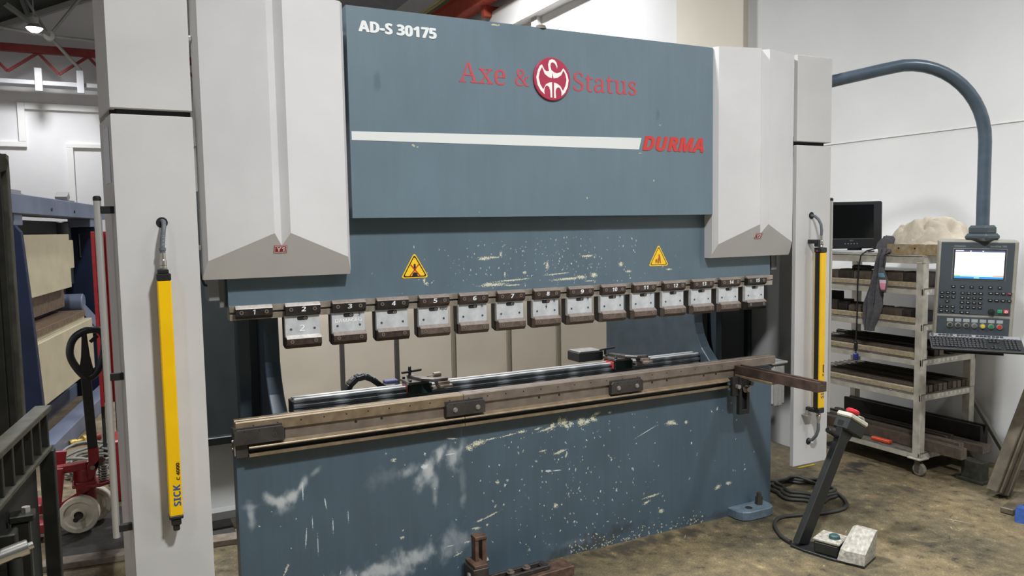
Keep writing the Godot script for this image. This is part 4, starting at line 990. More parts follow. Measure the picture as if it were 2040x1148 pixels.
# ------------------------------------------------------------------ control pendant on its swinging pipe
func pendant() -> void:
	var pipe := mottled("pipe_blue", "46535e", "525f6a", 0.28, 0.1, 0.02, 2.0)
	var cast := plain("pendant_cast", "3d474b", 0.5)
	var t := thing("control_pendant", "control console with a lit screen hanging from a bent blue-grey pipe at the right", "control console", Vector3(2.75, 1.0, 0.72))
	var P := Vector3(1.95, 0, 0.26)
	var D := Vector3(0.8669, 0, 0.4985)
	var pts := []
	for q in [[-0.005, 2.555], [0.10, 2.577], [0.20, 2.597], [0.30, 2.618], [0.37, 2.631]]: pts.append(P + D * q[0] + Vector3(0, q[1], 0))
	for k in range(1, 14):
		var a := k / 13.0 * (PI / 2 + 0.21) - 0.21
		pts.append(P + D * (0.37 + 0.09 + sin(a) * 0.459) + Vector3(0, 2.18 + cos(a) * 0.462, 0))
	pts.append(P + D * 0.9195 + Vector3(0, 2.0, 0))
	pts.append(P + D * 0.9195 + Vector3(0, 1.62, 0))
	part(B.new().tube(pts, 0.0365, 24), "swing_pipe", pipe, t)
	var c := P + D * 0.9195
	part(B.new().span(c + Vector3(-0.058, 1.62, -0.058), c + Vector3(0.058, 1.678, 0.058), 0.014), "pipe_collar", cast, t)
	part(B.new().span(c + Vector3(-0.072, 1.585, -0.072), c + Vector3(0.072, 1.63, 0.072), 0.016), "collar_foot", cast, t)
	# console, in its own axes: x to the reader's right, y up, z towards the reader
	var yaw := -0.86
	var fr := Transform3D(Basis(Vector3.UP, yaw) * Basis(Vector3.RIGHT, 0.05) * Basis(Vector3.BACK, -0.025), Vector3(2.705, 1.588, 0.727))
	var W := 0.418
	var H := 0.62
	var mk := func() -> B:
		var b := B.new()
		b.xf = fr
		return b
	var rim := mottled("console_rim", "8a877c", "9b988c", 0.5, 0, 0.02, 2.0)
	var face := plain("console_face", "40484d", 0.5)
	var body := part(mk.call().span(Vector3(-W / 2, -H, -0.11), Vector3(W / 2, 0.0, 0.0), 0.010), "console_body", rim, t)
	part(mk.call().span(Vector3(-W / 2 + 0.010, -0.455, -0.005), Vector3(W / 2 - 0.022, -0.012, 0.004), 0.003), "upper_fascia", face, body)
	part(mk.call().span(Vector3(-W / 2 + 0.010, -H + 0.008, -0.005), Vector3(W / 2 - 0.022, -0.468, 0.004), 0.003), "lower_fascia", face, body)
	part(mk.call().span(Vector3(-0.135, -0.245, 0.002), Vector3(0.150, -0.048, 0.006), 0.002), "screen_frame", plain("screen_frame", "6d6f6e", 0.4), body)
	part(mk.call().span(Vector3(-0.130, -0.240, 0.005), Vector3(0.145, -0.053, 0.0075), 0.001), "screen_bezel", plain("screen_bezel", "34363a", 0.4), body)
	# lit screen
	var img := Image.create(128, 96, false, Image.FORMAT_RGB8)
	img.fill(Color("f4f2f6"))
	img.fill_rect(Rect2i(0, 0, 128, 6), Color("4a4e63"))
	img.fill_rect(Rect2i(0, 0, 22, 3), Color("c9cbd6"))
	img.fill_rect(Rect2i(38, 1, 4, 3), Color("e6e6ee"))
	img.fill_rect(Rect2i(70, 1, 4, 3), Color("e6e6ee"))
	img.fill_rect(Rect2i(0, 84, 16, 6), Color("8fbf6a"))
	img.fill_rect(Rect2i(16, 84, 84, 4), Color("9fd0ea"))
	img.fill_rect(Rect2i(100, 84, 28, 4), Color("e58b7a"))
	img.fill_rect(Rect2i(0, 89, 128, 7), Color("2f7fbe"))
	img.fill_rect(Rect2i(52, 91, 14, 4), Color("8fc8ee"))
	for k in 4: img.fill_rect(Rect2i(4, 62 + k * 4, 18, 1), Color("c3bfd0"))
	for k in 4: img.fill_rect(Rect2i(72, 66 + k * 4, 20, 1), Color("c3bfd0"))
	var sm := pic("screen_glow", img, 0.3)
	sm.emission_enabled = true
	sm.emission = Color.BLACK
	sm.emission_texture = sm.albedo_texture
	sm.emission_energy_multiplier = 0.85
	var sb: B = mk.call()
	sb.uvquad(Vector3(-0.122, -0.232, 0.008), Vector3(0.137, -0.232, 0.008), Vector3(0.137, -0.060, 0.008), Vector3(-0.122, -0.060, 0.008))
	part(sb, "lit_screen", sm, body)
	var al := AreaLight3D.new()
	al.name = "screen_light"
	al.area_size = Vector2(0.25, 0.17)
	al.light_energy = 0.05
	al.shadow_enabled = true
	t.add_child(al)
	al.transform = Transform3D(fr.basis * Basis(Vector3.UP, PI), fr * Vector3(0.007, -0.146, 0.014) - t.position)
	# keys: joined, each only a few pixels across
	var keys: B = mk.call()
	var legends: B = mk.call()
	var key := func(x: float, y: float, w := 0.022) -> void:
		keys.box(Vector3(x, y, 0.006), Vector3(w, 0.016, 0.006), 0.002)
		legends.box(Vector3(x, y, 0.0092), Vector3(w * 0.45, 0.004, 0.0006), 0)
	for k in 6: key.call(-0.122 + k * 0.049, -0.283)
	for r in 4:
		for k in 4: key.call(-0.070 + k * 0.032, -0.322 - r * 0.029)
	for r in [[0, 3], [1, 3], [3, 3], [4, 3]]:
		for k in r[1]: key.call(-0.180 + k * 0.031, -0.322 - r[0] * 0.027 - (0.006 if r[0] > 2 else 0.0))
	key.call(-0.150, -0.376)
	for r in 2:
		for k in 4: key.call(0.078 + k * 0.033, -0.318 - r * 0.043, 0.024)
	for k in 2: key.call(-0.068 + k * 0.030, -0.441)
	part(keys, "key_field", plain("key_black", "191b1c", 0.5), body, "", "stuff")
	part(legends, "key_legends", plain("key_legend", "a9aba8", 0.6), body, "", "stuff")
	part(mk.call().span(Vector3(0.166, -0.322, 0.009), Vector3(0.176, -0.312, 0.0115), 0.001), "indicator", plain("indicator_pink", "c42a5c", 0.4), body)
	part(mk.call().lathe([Vector2(0, 0), Vector2(0.018, 0), Vector2(0.016, 0.016), Vector2(0, 0.018)], 18, Vector3(0.088, -0.432, 0.004), Vector3.BACK), "turn_knob", plain("key_black", "191b1c", 0.5), body)
	part(mk.call().box(Vector3(0.132, -0.428, 0.007), Vector3(0.026, 0.022, 0.008), 0.002), "start_button", plain("button_green", "2f8a63", 0.4), body)
	part(mk.call().box(Vector3(0.164, -0.428, 0.007), Vector3(0.026, 0.022, 0.008), 0.002), "stop_button", plain("button_red", "c8404a", 0.4), body)
	part(mk.call().lathe([Vector2(0.004, 0), Vector2(0.0075, 0), Vector2(0.0075, 0.0008), Vector2(0.004, 0.0008)], 16, Vector3(0.164, -0.428, 0.0112), Vector3.BACK), "stop_mark", plain("letter_white", "e2e4e2", 0.5), body)
	part(letters("modEva 10S", "Droid Sans", 400, fr * at(0.06, -0.040, 0.0042), Vector2(0.085, 0.011)), "maker_lettering", plain("key_legend", "a9aba8", 0.6), body)
	part(mk.call().span(Vector3(-0.130, -0.039, 0.004), Vector3(-0.070, -0.033, 0.0043), 0), "fascia_line", plain("dim_legend", "777b7c", 0.6), body)
	var caps := ["3a3d40", "3a3d40", "3a3d40", "5a5d60", "c9b830", "1f7a4a", "b8302c"]
	for k in 7:
		var q := Vector3(-0.128 + k * 0.044, -0.522, 0.004)
		var sw := part(mk.call().lathe([Vector2(0, 0), Vector2(0.017, 0), Vector2(0.016, 0.009), Vector2(0.012, 0.010), Vector2(0, 0.008)], 20, q, Vector3.BACK), "push_switch", plain("nickel", "b5b1a6", 0.3, 0.75), body)
		part(mk.call().lathe([Vector2(0, 0), Vector2(0.011, 0), Vector2(0.0105, 0.004), Vector2(0, 0.005)], 18, q + Vector3(0, 0, 0.009), Vector3.BACK), "switch_cap", plain("cap_" + caps[k], caps[k], 0.35), sw)
		part(mk.call().box(q + Vector3(0, 0.030, 0.0008), Vector3(0.034, 0.020, 0.0016), 0.0005), "legend_plate", plain("legend_plate", "9a9d9e", 0.5), sw)
	# keyboard on the shelf below
	var kf := Transform3D(Basis(Vector3.UP, yaw) * Basis(Vector3.BACK, -0.02) * Basis(Vector3.RIGHT, 0.40), fr * Vector3(0.0, -0.612, 0.115))
	var k2 := thing_at("keyboard", "black computer keyboard with a grey top strip on the tray under the console", "keyboard", kf)
	part(B.new().box(Vector3(0, 0, 0), Vector3(0.485, 0.018, 0.175), 0.005), "keyboard_base", plain("keyboard_black", "1d1f20", 0.5), k2)
	part(B.new().box(Vector3(0, 0.0075, -0.068), Vector3(0.478, 0.008, 0.036), 0.003), "top_strip", plain("keyboard_grey", "85878a", 0.45), k2)
	var kb := B.new()
	for r in 5:
		for k in 15: kb.box(Vector3(-0.2275 + k * 0.0193 + (r % 3) * 0.001, 0.0125, -0.036 + r * 0.0235), Vector3(0.0158, 0.010, 0.0185), 0.003)
		for k in 3:
			if r < 2 or (r == 4) or (r == 3 and k == 1): kb.box(Vector3(0.075 + k * 0.0193, 0.0125, -0.036 + r * 0.0235), Vector3(0.0158, 0.010, 0.0185), 0.003)
		for k in 4: kb.box(Vector3(0.155 + k * 0.0193, 0.0125, -0.036 + r * 0.0235), Vector3(0.0158, 0.010, 0.0185), 0.003)
	for g in [[-0.228, 1], [-0.185, 4], [-0.085, 4], [0.015, 4], [0.10, 3]]:
		for k in g[1]: kb.box(Vector3(g[0] + k * 0.0205, 0.0135, -0.066), Vector3(0.017, 0.008, 0.014), 0.003)
	part(kb, "key_field", plain("keycap_black", "26282a", 0.45), k2, "", "stuff")
	part(mk.call().bar(Vector3(0, -H + 0.0, -0.02), Vector3(0, -H - 0.055, 0.11), 0.30, 0.008, Vector3.UP, 0.002), "keyboard_tray", plain("key_black", "191b1c", 0.5), t)

# ------------------------------------------------------------------ trolley of tooling by the side wall
func trolley() -> void:
	var alu := mottled("trolley_metal", "aba699", "cbc7ba", 0.45, 0.1, 0.02, 2.0)
	var wood := mottled("edge_wood", "9a8c72", "b8aa8e", 0.7, 0, 0.04, 3.0)
	var x0 := 2.775
	var x1 := 3.36
	var z0 := -0.66
	var z1 := 0.325
	var t := thing("tool_trolley", "tall pale metal trolley with six shelves on castors against the white side wall", "trolley", Vector3(3.07, 0, -0.16))
	var levels := [0.155, 0.553, 0.790, 1.025, 1.262, 1.478]
	for px in [x0, x1 - 0.055]:
		for pz in [z0, z1 - 0.055]:
			part(B.new().span(Vector3(px, 0.125, pz), Vector3(px + 0.055, 1.44, pz + 0.055), 0.004), "corner_post", alu, t)
			var cs := part(B.new().span(Vector3(px - 0.02, 0.115, pz - 0.02), Vector3(px + 0.075, 0.125, pz + 0.075), 0.002), "castor_plate", alu, t)
			var cc := Vector3(px + 0.028, 0.0, pz + 0.028)
			part(B.new().span(cc + Vector3(-0.022, 0.03, -0.012), cc + Vector3(-0.018, 0.115, 0.02), 0.001).span(cc + Vector3(0.018, 0.03, -0.012), cc + Vector3(0.022, 0.115, 0.02), 0.001), "castor_fork", plain("castor_steel", "6f6b64", 0.4, 0.6), cs)
			part(B.new().lathe([Vector2(0, 0), Vector2(0.040, 0), Vector2(0.045, 0.006), Vector2(0.045, 0.024), Vector2(0.040, 0.030), Vector2(0, 0.030)], 20, cc + Vector3(-0.015, 0.046, 0.012), Vector3.RIGHT), "castor_wheel", mottled("castor_rubber", "6a665a", "868274", 0.6, 0, 0.03, 4.0), cs)
	for i in levels.size():
		var y: float = levels[i]
		var h := 0.042 if i < 5 else 0.05
		var yt := y
		part(B.new().span(Vector3(x0 + 0.003, yt - h, z0), Vector3(x0 + 0.012, yt, z1), 0.001).span(Vector3(x0 + 0.003, yt - 0.006, z0), Vector3(x0 + 0.05, yt, z1), 0.001), "long_rail", alu, t)
		part(B.new().span(Vector3(x1 - 0.012, yt - h, z0), Vector3(x1 - 0.003, yt, z1), 0.001), "long_rail", alu, t)
		part(B.new().span(Vector3(x0, yt - h, z1 - 0.012), Vector3(x1, yt, z1 - 0.003), 0.001), "short_rail", alu, t)
		part(B.new().span(Vector3(x0, yt - h, z0 + 0.003), Vector3(x1, yt, z0 + 0.012), 0.001), "short_rail", alu, t)
		part(B.new().span(Vector3(x0 + 0.006, yt, z0), Vector3(x1 - 0.006, yt + 0.006, z1), 0.001), "shelf_deck", mottled("deck_dark", "4f4a42", "6a645a", 0.7, 0, 0.03, 2.0) if i < 5 else alu, t)
		if i > 0 and i < 5:
			part(B.new().span(Vector3(x0 + 0.008, yt + 0.006, z0 + 0.06), Vector3(x0 + 0.04, yt + 0.040, z1 - 0.06), 0.003), "edge_board", wood, t)
	for k in 11: part(B.new().span(Vector3(2.86 + k * 0.046, 0.525, z1 - 0.003), Vector3(2.882 + k * 0.046, 0.545, z1 - 0.0022), 0), "number_tag", plain("tag_white", "d4d4d0", 0.6), t)
	for k in 7: part(B.new().span(Vector3(2.86 + k * 0.046, 0.762, z1 - 0.003), Vector3(2.882 + k * 0.046, 0.782, z1 - 0.0022), 0), "number_tag", plain("tag_white", "d4d4d0", 0.6), t)
	for q in [[2.85, 1.235], [2.895, 1.235], [2.85, 0.998], [2.815, 0.99], [2.81, 1.225], [2.815, 0.765], [2.818, 0.53]]: part(B.new().span(Vector3(q[0], q[1], z1 + (0.0 if q[0] < 2.83 else -0.003)), Vector3(q[0] + 0.02, q[1] + 0.02, z1 + (0.001 if q[0] < 2.83 else -0.002)), 0), "number_tag", plain("tag_white", "d4d4d0", 0.6), t)
	# tooling on the shelves
	var rng := RandomNumberGenerator.new()
	rng.seed = 31
	var irons := [mottled("tool_iron", "37312b", "4c443c", 0.5, 0.35, 0.02, 3.0), mottled("tool_iron_pale", "5b5248", "73695d", 0.5, 0.35, 0.02, 3.0), mottled("tool_iron_black", "211f1d", "2d2a27", 0.55, 0.2, 0.02, 3.0)]
	var blk := func(called: String, p: Vector3, q: Vector3, m: int, label: String, cat: String, group: String) -> void:
		var o := thing(called, label, cat, Vector3((p.x + q.x) / 2, p.y, (p.z + q.z) / 2), group)
		var b := B.new()
		var hh := q.y - p.y
		b.along_x(poly([[0, 0], [q.z - p.z, 0], [q.z - p.z, hh], [0, hh]]), 0, 0.0001) if false else b.span(p, q, 0.003)
		part(b, "body", irons[m], o)
		part(B.new().span(Vector3(p.x + 0.012, q.y - 0.001, p.z + 0.002), Vector3(p.x + (q.x - p.x) * 0.45, q.y + 0.006, q.z - 0.002), 0.002), "tang", irons[m], o)
	var z := -0.62
	var n := 0
	var nth := ["first", "second", "third", "fourth", "fifth", "sixth", "seventh", "eighth", "ninth", "tenth"]
	while z < 0.24:
		var l := rng.randf_range(0.10, 0.16)
		blk.call("punch_segment", Vector3(2.83, 1.268, z), Vector3(3.0 + rng.randf() * 0.1, 1.345 + rng.randf() * 0.02, minf(z + l, 0.30)), n % 2, "%s steel punch segment, %s from the far end of the second shelf down" % [["dark", "paler"][n % 2], nth[n]], "punch segment", "punch segments on the second shelf")
		z += l + 0.004
		n += 1
	blk.call("punch_segment", Vector3(2.86, 1.37, -0.30), Vector3(2.96, 1.392, -0.17), 2, "small dark steel bar laid flat on top of the punch row", "punch segment", "")
	z = -0.62
	n = 0
	n = 0
	for s in [[-0.64, -0.40, 0.10, 0], [-0.39, -0.31, 0.085, 2], [-0.30, -0.20, 0.075, 1], [-0.19, -0.155, 0.085, 2], [-0.15, -0.10, 0.075, 1], [-0.095, -0.06, 0.075, 1], [-0.02, 0.13, 0.075, 1], [0.135, 0.20, 0.078, 0], [0.205, 0.26, 0.07, 2]]:
		blk.call("die_block", Vector3(2.83, 1.031, s[0]), Vector3(3.02, 1.031 + s[2], s[1]), s[3], "%s steel block, %s from the far end of the third shelf down" % [["dark", "brownish", "black"][s[3]], nth[n]], "steel block", "steel blocks on the third shelf")
		n += 1
	blk.call("die_block", Vector3(2.84, 1.132, -0.62), Vector3(2.98, 1.19, -0.46), 2, "black steel block stacked on the row of the third shelf", "steel block", "")
	for k in 9:
		var xx := 2.83 + k * 0.056
		blk.call("tool_bar", Vector3(xx, 0.796, -0.64), Vector3(xx + 0.046, 0.845 + (0.02 if k == 5 else 0.0), 0.30 - (0.12 if k % 3 == 1 else 0.0)), [1, 0, 2][k % 3] if k > 0 else 1, "long steel tool bar on the fourth shelf down, %s from its front edge" % nth[k], "tool bar", "tool bars on the fourth shelf")
	for k in 10:
		var xx := 2.83 + k * 0.051
		blk.call("tool_bar", Vector3(xx, 0.559, -0.64), Vector3(xx + 0.042, 0.606, 0.31), [1, 1, 0][k % 3], "long steel tool bar on the fifth shelf down, %s from its front edge" % nth[k], "tool bar", "tool bars on the fifth shelf")
	# V dies on the bottom shelf, jutting out of the near end
	var vd := func(called: String, x: float, w: float, h: float, y: float, za: float, zb: float, m: int, label: String) -> void:
		var o := thing(called, label, "die", Vector3(x, y, (za + zb) / 2))
		var b := B.new()
		b.prism(poly([[x, y], [x + w, y], [x + w, y + h], [x + w * 0.72, y + h], [x + w * 0.5, y + h * 0.6], [x + w * 0.28, y + h], [x, y + h]]), za, zb, 0.002)
		part(b, "body", irons[m], o)
	vd.call("long_die", 2.86, 0.055, 0.07, 0.165, -0.64, 0.56, 1, "long grooved die nearest the front on the bottom shelf, jutting out at its end")
	vd.call("long_die", 2.925, 0.05, 0.085, 0.165, -0.64, 0.50, 1, "second long grooved die on the bottom shelf, with a bright edge")
	vd.call("long_die", 2.995, 0.09, 0.09, 0.165, -0.60, 0.36, 0, "short-ended dark die in the middle of the bottom shelf")
	vd.call("long_die", 3.10, 0.10, 0.05, 0.165, -0.60, 0.55, 1, "low flat die behind the others on the bottom shelf")
	vd.call("long_die", 3.215, 0.085, 0.15, 0.165, -0.64, 0.46, 2, "tall black die at the back of the bottom shelf")
	single(B.new().span(Vector3(2.79, 0.163, -0.06), Vector3(2.83, 0.185, 0.085), 0.004), "orange_block", plain("orange_plastic", "d0492a", 0.5), "small orange-red plastic block lying on the bottom shelf edge", "block")
	# monitor
	var mf := Transform3D(Basis(Vector3.UP, -0.62) * Basis(Vector3.RIGHT, -0.03), Vector3(2.925, 1.485, -0.315))
	var m := thing_at("computer_monitor", "black flat computer monitor, switched off, on the trolley top", "monitor", mf)
	var mb := plain("monitor_black", "1f2124", 0.45)
	part(B.new().span(Vector3(-0.185, 0.03, -0.05), Vector3(0.178, 0.375, 0.0), 0.008).span(Vector3(-0.15, 0.08, -0.09), Vector3(0.14, 0.33, -0.05), 0.02), "casing", mb, m)
	part(B.new().span(Vector3(-0.165, 0.108, -0.004), Vector3(0.118, 0.352, 0.0012), 0.0005), "screen", plain("monitor_glass", "0d1011", 0.18), m)
	part(B.new().span(Vector3(-0.168, 0.100, -0.002), Vector3(0.120, 0.1035, 0.002), 0.0005), "trim_line", plain("trim_silver", "7c8084", 0.35, 0.5), m)
	for k in 5: part(B.new().cyl(Vector3(-0.08 + k * 0.021, 0.066, -0.001), Vector3(-0.08 + k * 0.021, 0.066, 0.0025), 0.0045, -1, 10), "menu_button", plain("button_silver", "8d9094", 0.4), m)
	part(letters("DELL", "Droid Sans", 700, at(-0.048, 0.085, 0.0005), Vector2(0.026, 0.007)), "maker_lettering", plain("button_silver", "8d9094", 0.4), m)
	part(B.new().along_y(poly([[-0.11, -0.06], [0.10, -0.06], [0.12, 0.02], [-0.13, 0.02]]), 0.003, 0.014, 0.002).span(Vector3(-0.05, 0.012, -0.06), Vector3(0.05, 0.10, -0.04), 0.004), "stand", mb, m)
	single(B.new().span(Vector3(2.79, 1.485, -0.46), Vector3(2.95, 1.503, -0.235), 0.005), "plastic_tray", plain("tray_white", "c8c9c8", 0.5), "flat pale grey plastic tray under the front of the monitor", "tray")
	var cb := B.new()
	cb.xf = Transform3D(Basis(Vector3.UP, 0.5), Vector3(2.95, 1.492, -0.06))
	single(cb.box(Vector3.ZERO, Vector3(0.14, 0.012, 0.10), 0.002), "cardboard_scrap", mottled("cardboard", "7d6a56", "96826b", 0.85, 0, 0.03, 3.0), "scrap of brown cardboard lying right of the monitor", "cardboard")
	# cable with a blue plug
	var t2 := thing("monitor_cable", "black monitor cable hanging down the trolley with a blue plug at its end", "cable", Vector3(2.765, 0.73, -0.17))
	part(B.new().tube([Vector3(3.0, 1.53, -0.18), Vector3(2.95, 1.535, -0.10), Vector3(2.88, 1.525, -0.10), Vector3(2.80, 1.505, -0.13), Vector3(2.772, 1.475, -0.155), Vector3(2.766, 1.40, -0.165), Vector3(2.765, 1.25, -0.172), Vector3(2.766, 1.05, -0.172), Vector3(2.765, 0.90, -0.176), Vector3(2.765, 0.845, -0.177)], 0.005, 8), "cord", plain("black_rubber", "1a1b1c", 0.6), t2)
	part(B.new().span(Vector3(2.755, 0.80, -0.188), Vector3(2.775, 0.85, -0.166), 0.004).cyl(Vector3(2.765, 0.768, -0.176), Vector3(2.765, 0.80, -0.177), 0.004), "ferrite_sleeve", plain("black_rubber", "1a1b1c", 0.6), t2)
	part(B.new().span(Vector3(2.753, 0.722, -0.195), Vector3(2.777, 0.77, -0.160), 0.005), "blue_plug", plain("plug_blue", "27357e", 0.45), t2)
	# rusty channel with cloths
	var rust := mottled("rusty_channel", "a8a090", "9c7a48", 0.7, 0.05, 0.02, 3.5)
	var ch := thing("steel_channel", "short rust-stained steel channel lying on the trolley top under the beige cloth", "steel channel", Vector3(2.95, 1.485, 0.2))
	part(B.new().prism(poly([[2.80, 1.486], [3.10, 1.486], [3.10, 1.556], [3.09, 1.556], [3.09, 1.496], [2.81, 1.496], [2.81, 1.556], [2.80, 1.556]]), 0.03, 0.40, 0.001), "channel", rust, ch)
	for hz in [0.12, 0.24]: part(B.new().cyl(Vector3(2.7985, 1.528, hz), Vector3(2.8005, 1.528, hz), 0.006, -1, 10), "bolt_hole", plain("hole_black", "14161a", 0.8), ch)
	cloth("cloth_bundle", "crumpled beige cloth bundle heaped on the rusty channel", Vector3(2.98, 1.553, 0.23), Vector3(0.18, 0.17, 0.27), mottled("cloth_beige", "c9bda8", "ddd3c2", 0.9, 0, 0.03, 3.0), 5)
	cloth("grey_rag", "small bunched dark grey rag beside the beige cloth bundle", Vector3(2.86, 1.52, -0.01), Vector3(0.06, 0.085, 0.08), plain("rag_grey", "57565a", 0.9), 9)
	hanging_rag()

func cloth_shape(c: Vector3, r: Vector3, seed_: int, crease: float) -> B:
	var ns := FastNoiseLite.new()
	ns.seed = seed_; ns.frequency = 1.0; ns.fractal_octaves = 2
	var pts := []
	var w := 90
	for i in 41:
		var rad := i / 40.0
		for k in w:
			var a := -TAU * k / (w - 1)
			var d := Vector3(cos(a), 0, sin(a))
			var q := d * rad
			var rag := 1.0 + 0.14 * ns.get_noise_3d(cos(a) * 1.3, 0.2, sin(a) * 1.3)
			var warp := ns.get_noise_2d(q.x * 1.1 + seed_, q.z * 1.1) * 2.6
			var s1 := fposmod(q.z * 1.5 - q.x * 1.0 + warp * 0.28 + 0.3, 1.0) * 2.0 - 1.0
			var f1 := sqrt(maxf(0.0, 1.0 - s1 * s1))
			var s2 := fposmod(q.x * 1.6 + q.z * 0.7 + warp * 0.35, 1.0) * 2.0 - 1.0
			var f2 := sqrt(maxf(0.0, 1.0 - s2 * s2))
			var y := pow(maxf(0.0, 1.0 - pow(rad, 2.6)), 0.75) * (0.80 + 0.25 * ns.get_noise_2d(q.x * 0.8 + 9.0, q.z * 0.8))
			y += crease * (0.9 * f1 + 0.4 * f2 - 0.7) * (1.0 - pow(rad, 5.0)) * (0.4 + rad)
			pts.append(c + Vector3(q.x * r.x * rag, maxf(0.0, y) * r.y, q.z * r.z * rag))
	return B.new().grid(pts, w)

func cloth(called: String, label: String, c: Vector3, r: Vector3, m: Material, seed_: int) -> void:
	var t := thing(called, label, "cloth", c)
	part(cloth_shape(c, r, seed_, 0.55), "heap", m, t)
	if r.x > 0.1: part(cloth_shape(c + Vector3(0, 0, 0.01), Vector3(r.x * 1.05, r.y * 0.42, r.z * 1.12), seed_ + 3, 0.35), "folded_layer", m, t)

func hanging_rag() -> void:
	var t := thing("hanging_rag", "dark grey rag with a pink and blue patch hanging over the trolley edge", "rag", Vector3(2.76, 1.0, -0.03))
	var ns := FastNoiseLite.new()
	ns.seed = 77; ns.frequency = 0.9
	var pts := []
	var w := 26
	for i in 40:
		var f := i / 39.0
		for k in w:
			var u := k / (w - 1.0)
			var s := f * 0.66 - 0.12                                   # length along the cloth: negative lies on the top
			var width := lerpf(0.06, 0.135, clampf((s + 0.02) * 3.0, 0, 1)) * (1.0 - 0.55 * pow(clampf((s - 0.32) / 0.2, 0, 1), 2.0))
			var zc := 0.025 - 0.09 * clampf(s / 0.5, 0, 1)
			var fold := sin(u * 15.0 + 1.2 * sin(f * 5.0)) * 0.018 + ns.get_noise_2d(u * 4.0, f * 5.0) * 0.014
			var p := Vector3(2.768 + fold * 0.9, 1.487 - s, zc + (u - 0.5) * width)
			if s < 0: p = Vector3(2.768 - s, 1.500 + absf(fold) * 1.2, zc + (u - 0.5) * width * 1.3)
			if s >= 0 and s < 0.03: p.y = 1.497 - s
			p.x -= 0.013 if s > 0 else 0.0
			pts.append(p)
	part(B.new().grid(pts, w, true), "cloth", mottled("rag_cloth", "4b4a4d", "626165", 0.92, 0, 0.03, 4.0), t)
	var q := []
	for i in 14:
		for k in 10:
			var u := k / 9.0
			var f := i / 13.0
			q.append(Vector3(2.744 - 0.016 * sin(u * PI) - 0.004 * sin(f * 9.0), 1.395 - f * 0.16, 0.035 + (u - 0.5) * 0.07 * sin(0.35 + f * 2.4) + f * 0.025))
	part(B.new().grid(q, 10, true), "folded_corner", mottled("rag_cloth", "4b4a4d", "626165"), t)
	for s in [["pink_patch", "d98aa0", 0.66, 0.93], ["blue_patch", "6f9ab5", 0.22, 0.40], ["pale_patch", "d8c6cc", 0.52, 0.66]]:
		var r := []
		for i in 6:
			for k in 8:
				var u := 0.25 + 0.62 * k / 7.0
				var f: float = lerpf(s[2], s[3], i / 5.0)
				r.append(Vector3(2.7415 - 0.016 * sin(u * PI) - 0.004 * sin(f * 9.0), 1.395 - f * 0.16, 0.035 + (u - 0.5) * 0.07 * sin(0.35 + f * 2.4) + f * 0.025))
		part(B.new().grid(r, 8, true), s[0], plain(s[0], s[1], 0.9), t)

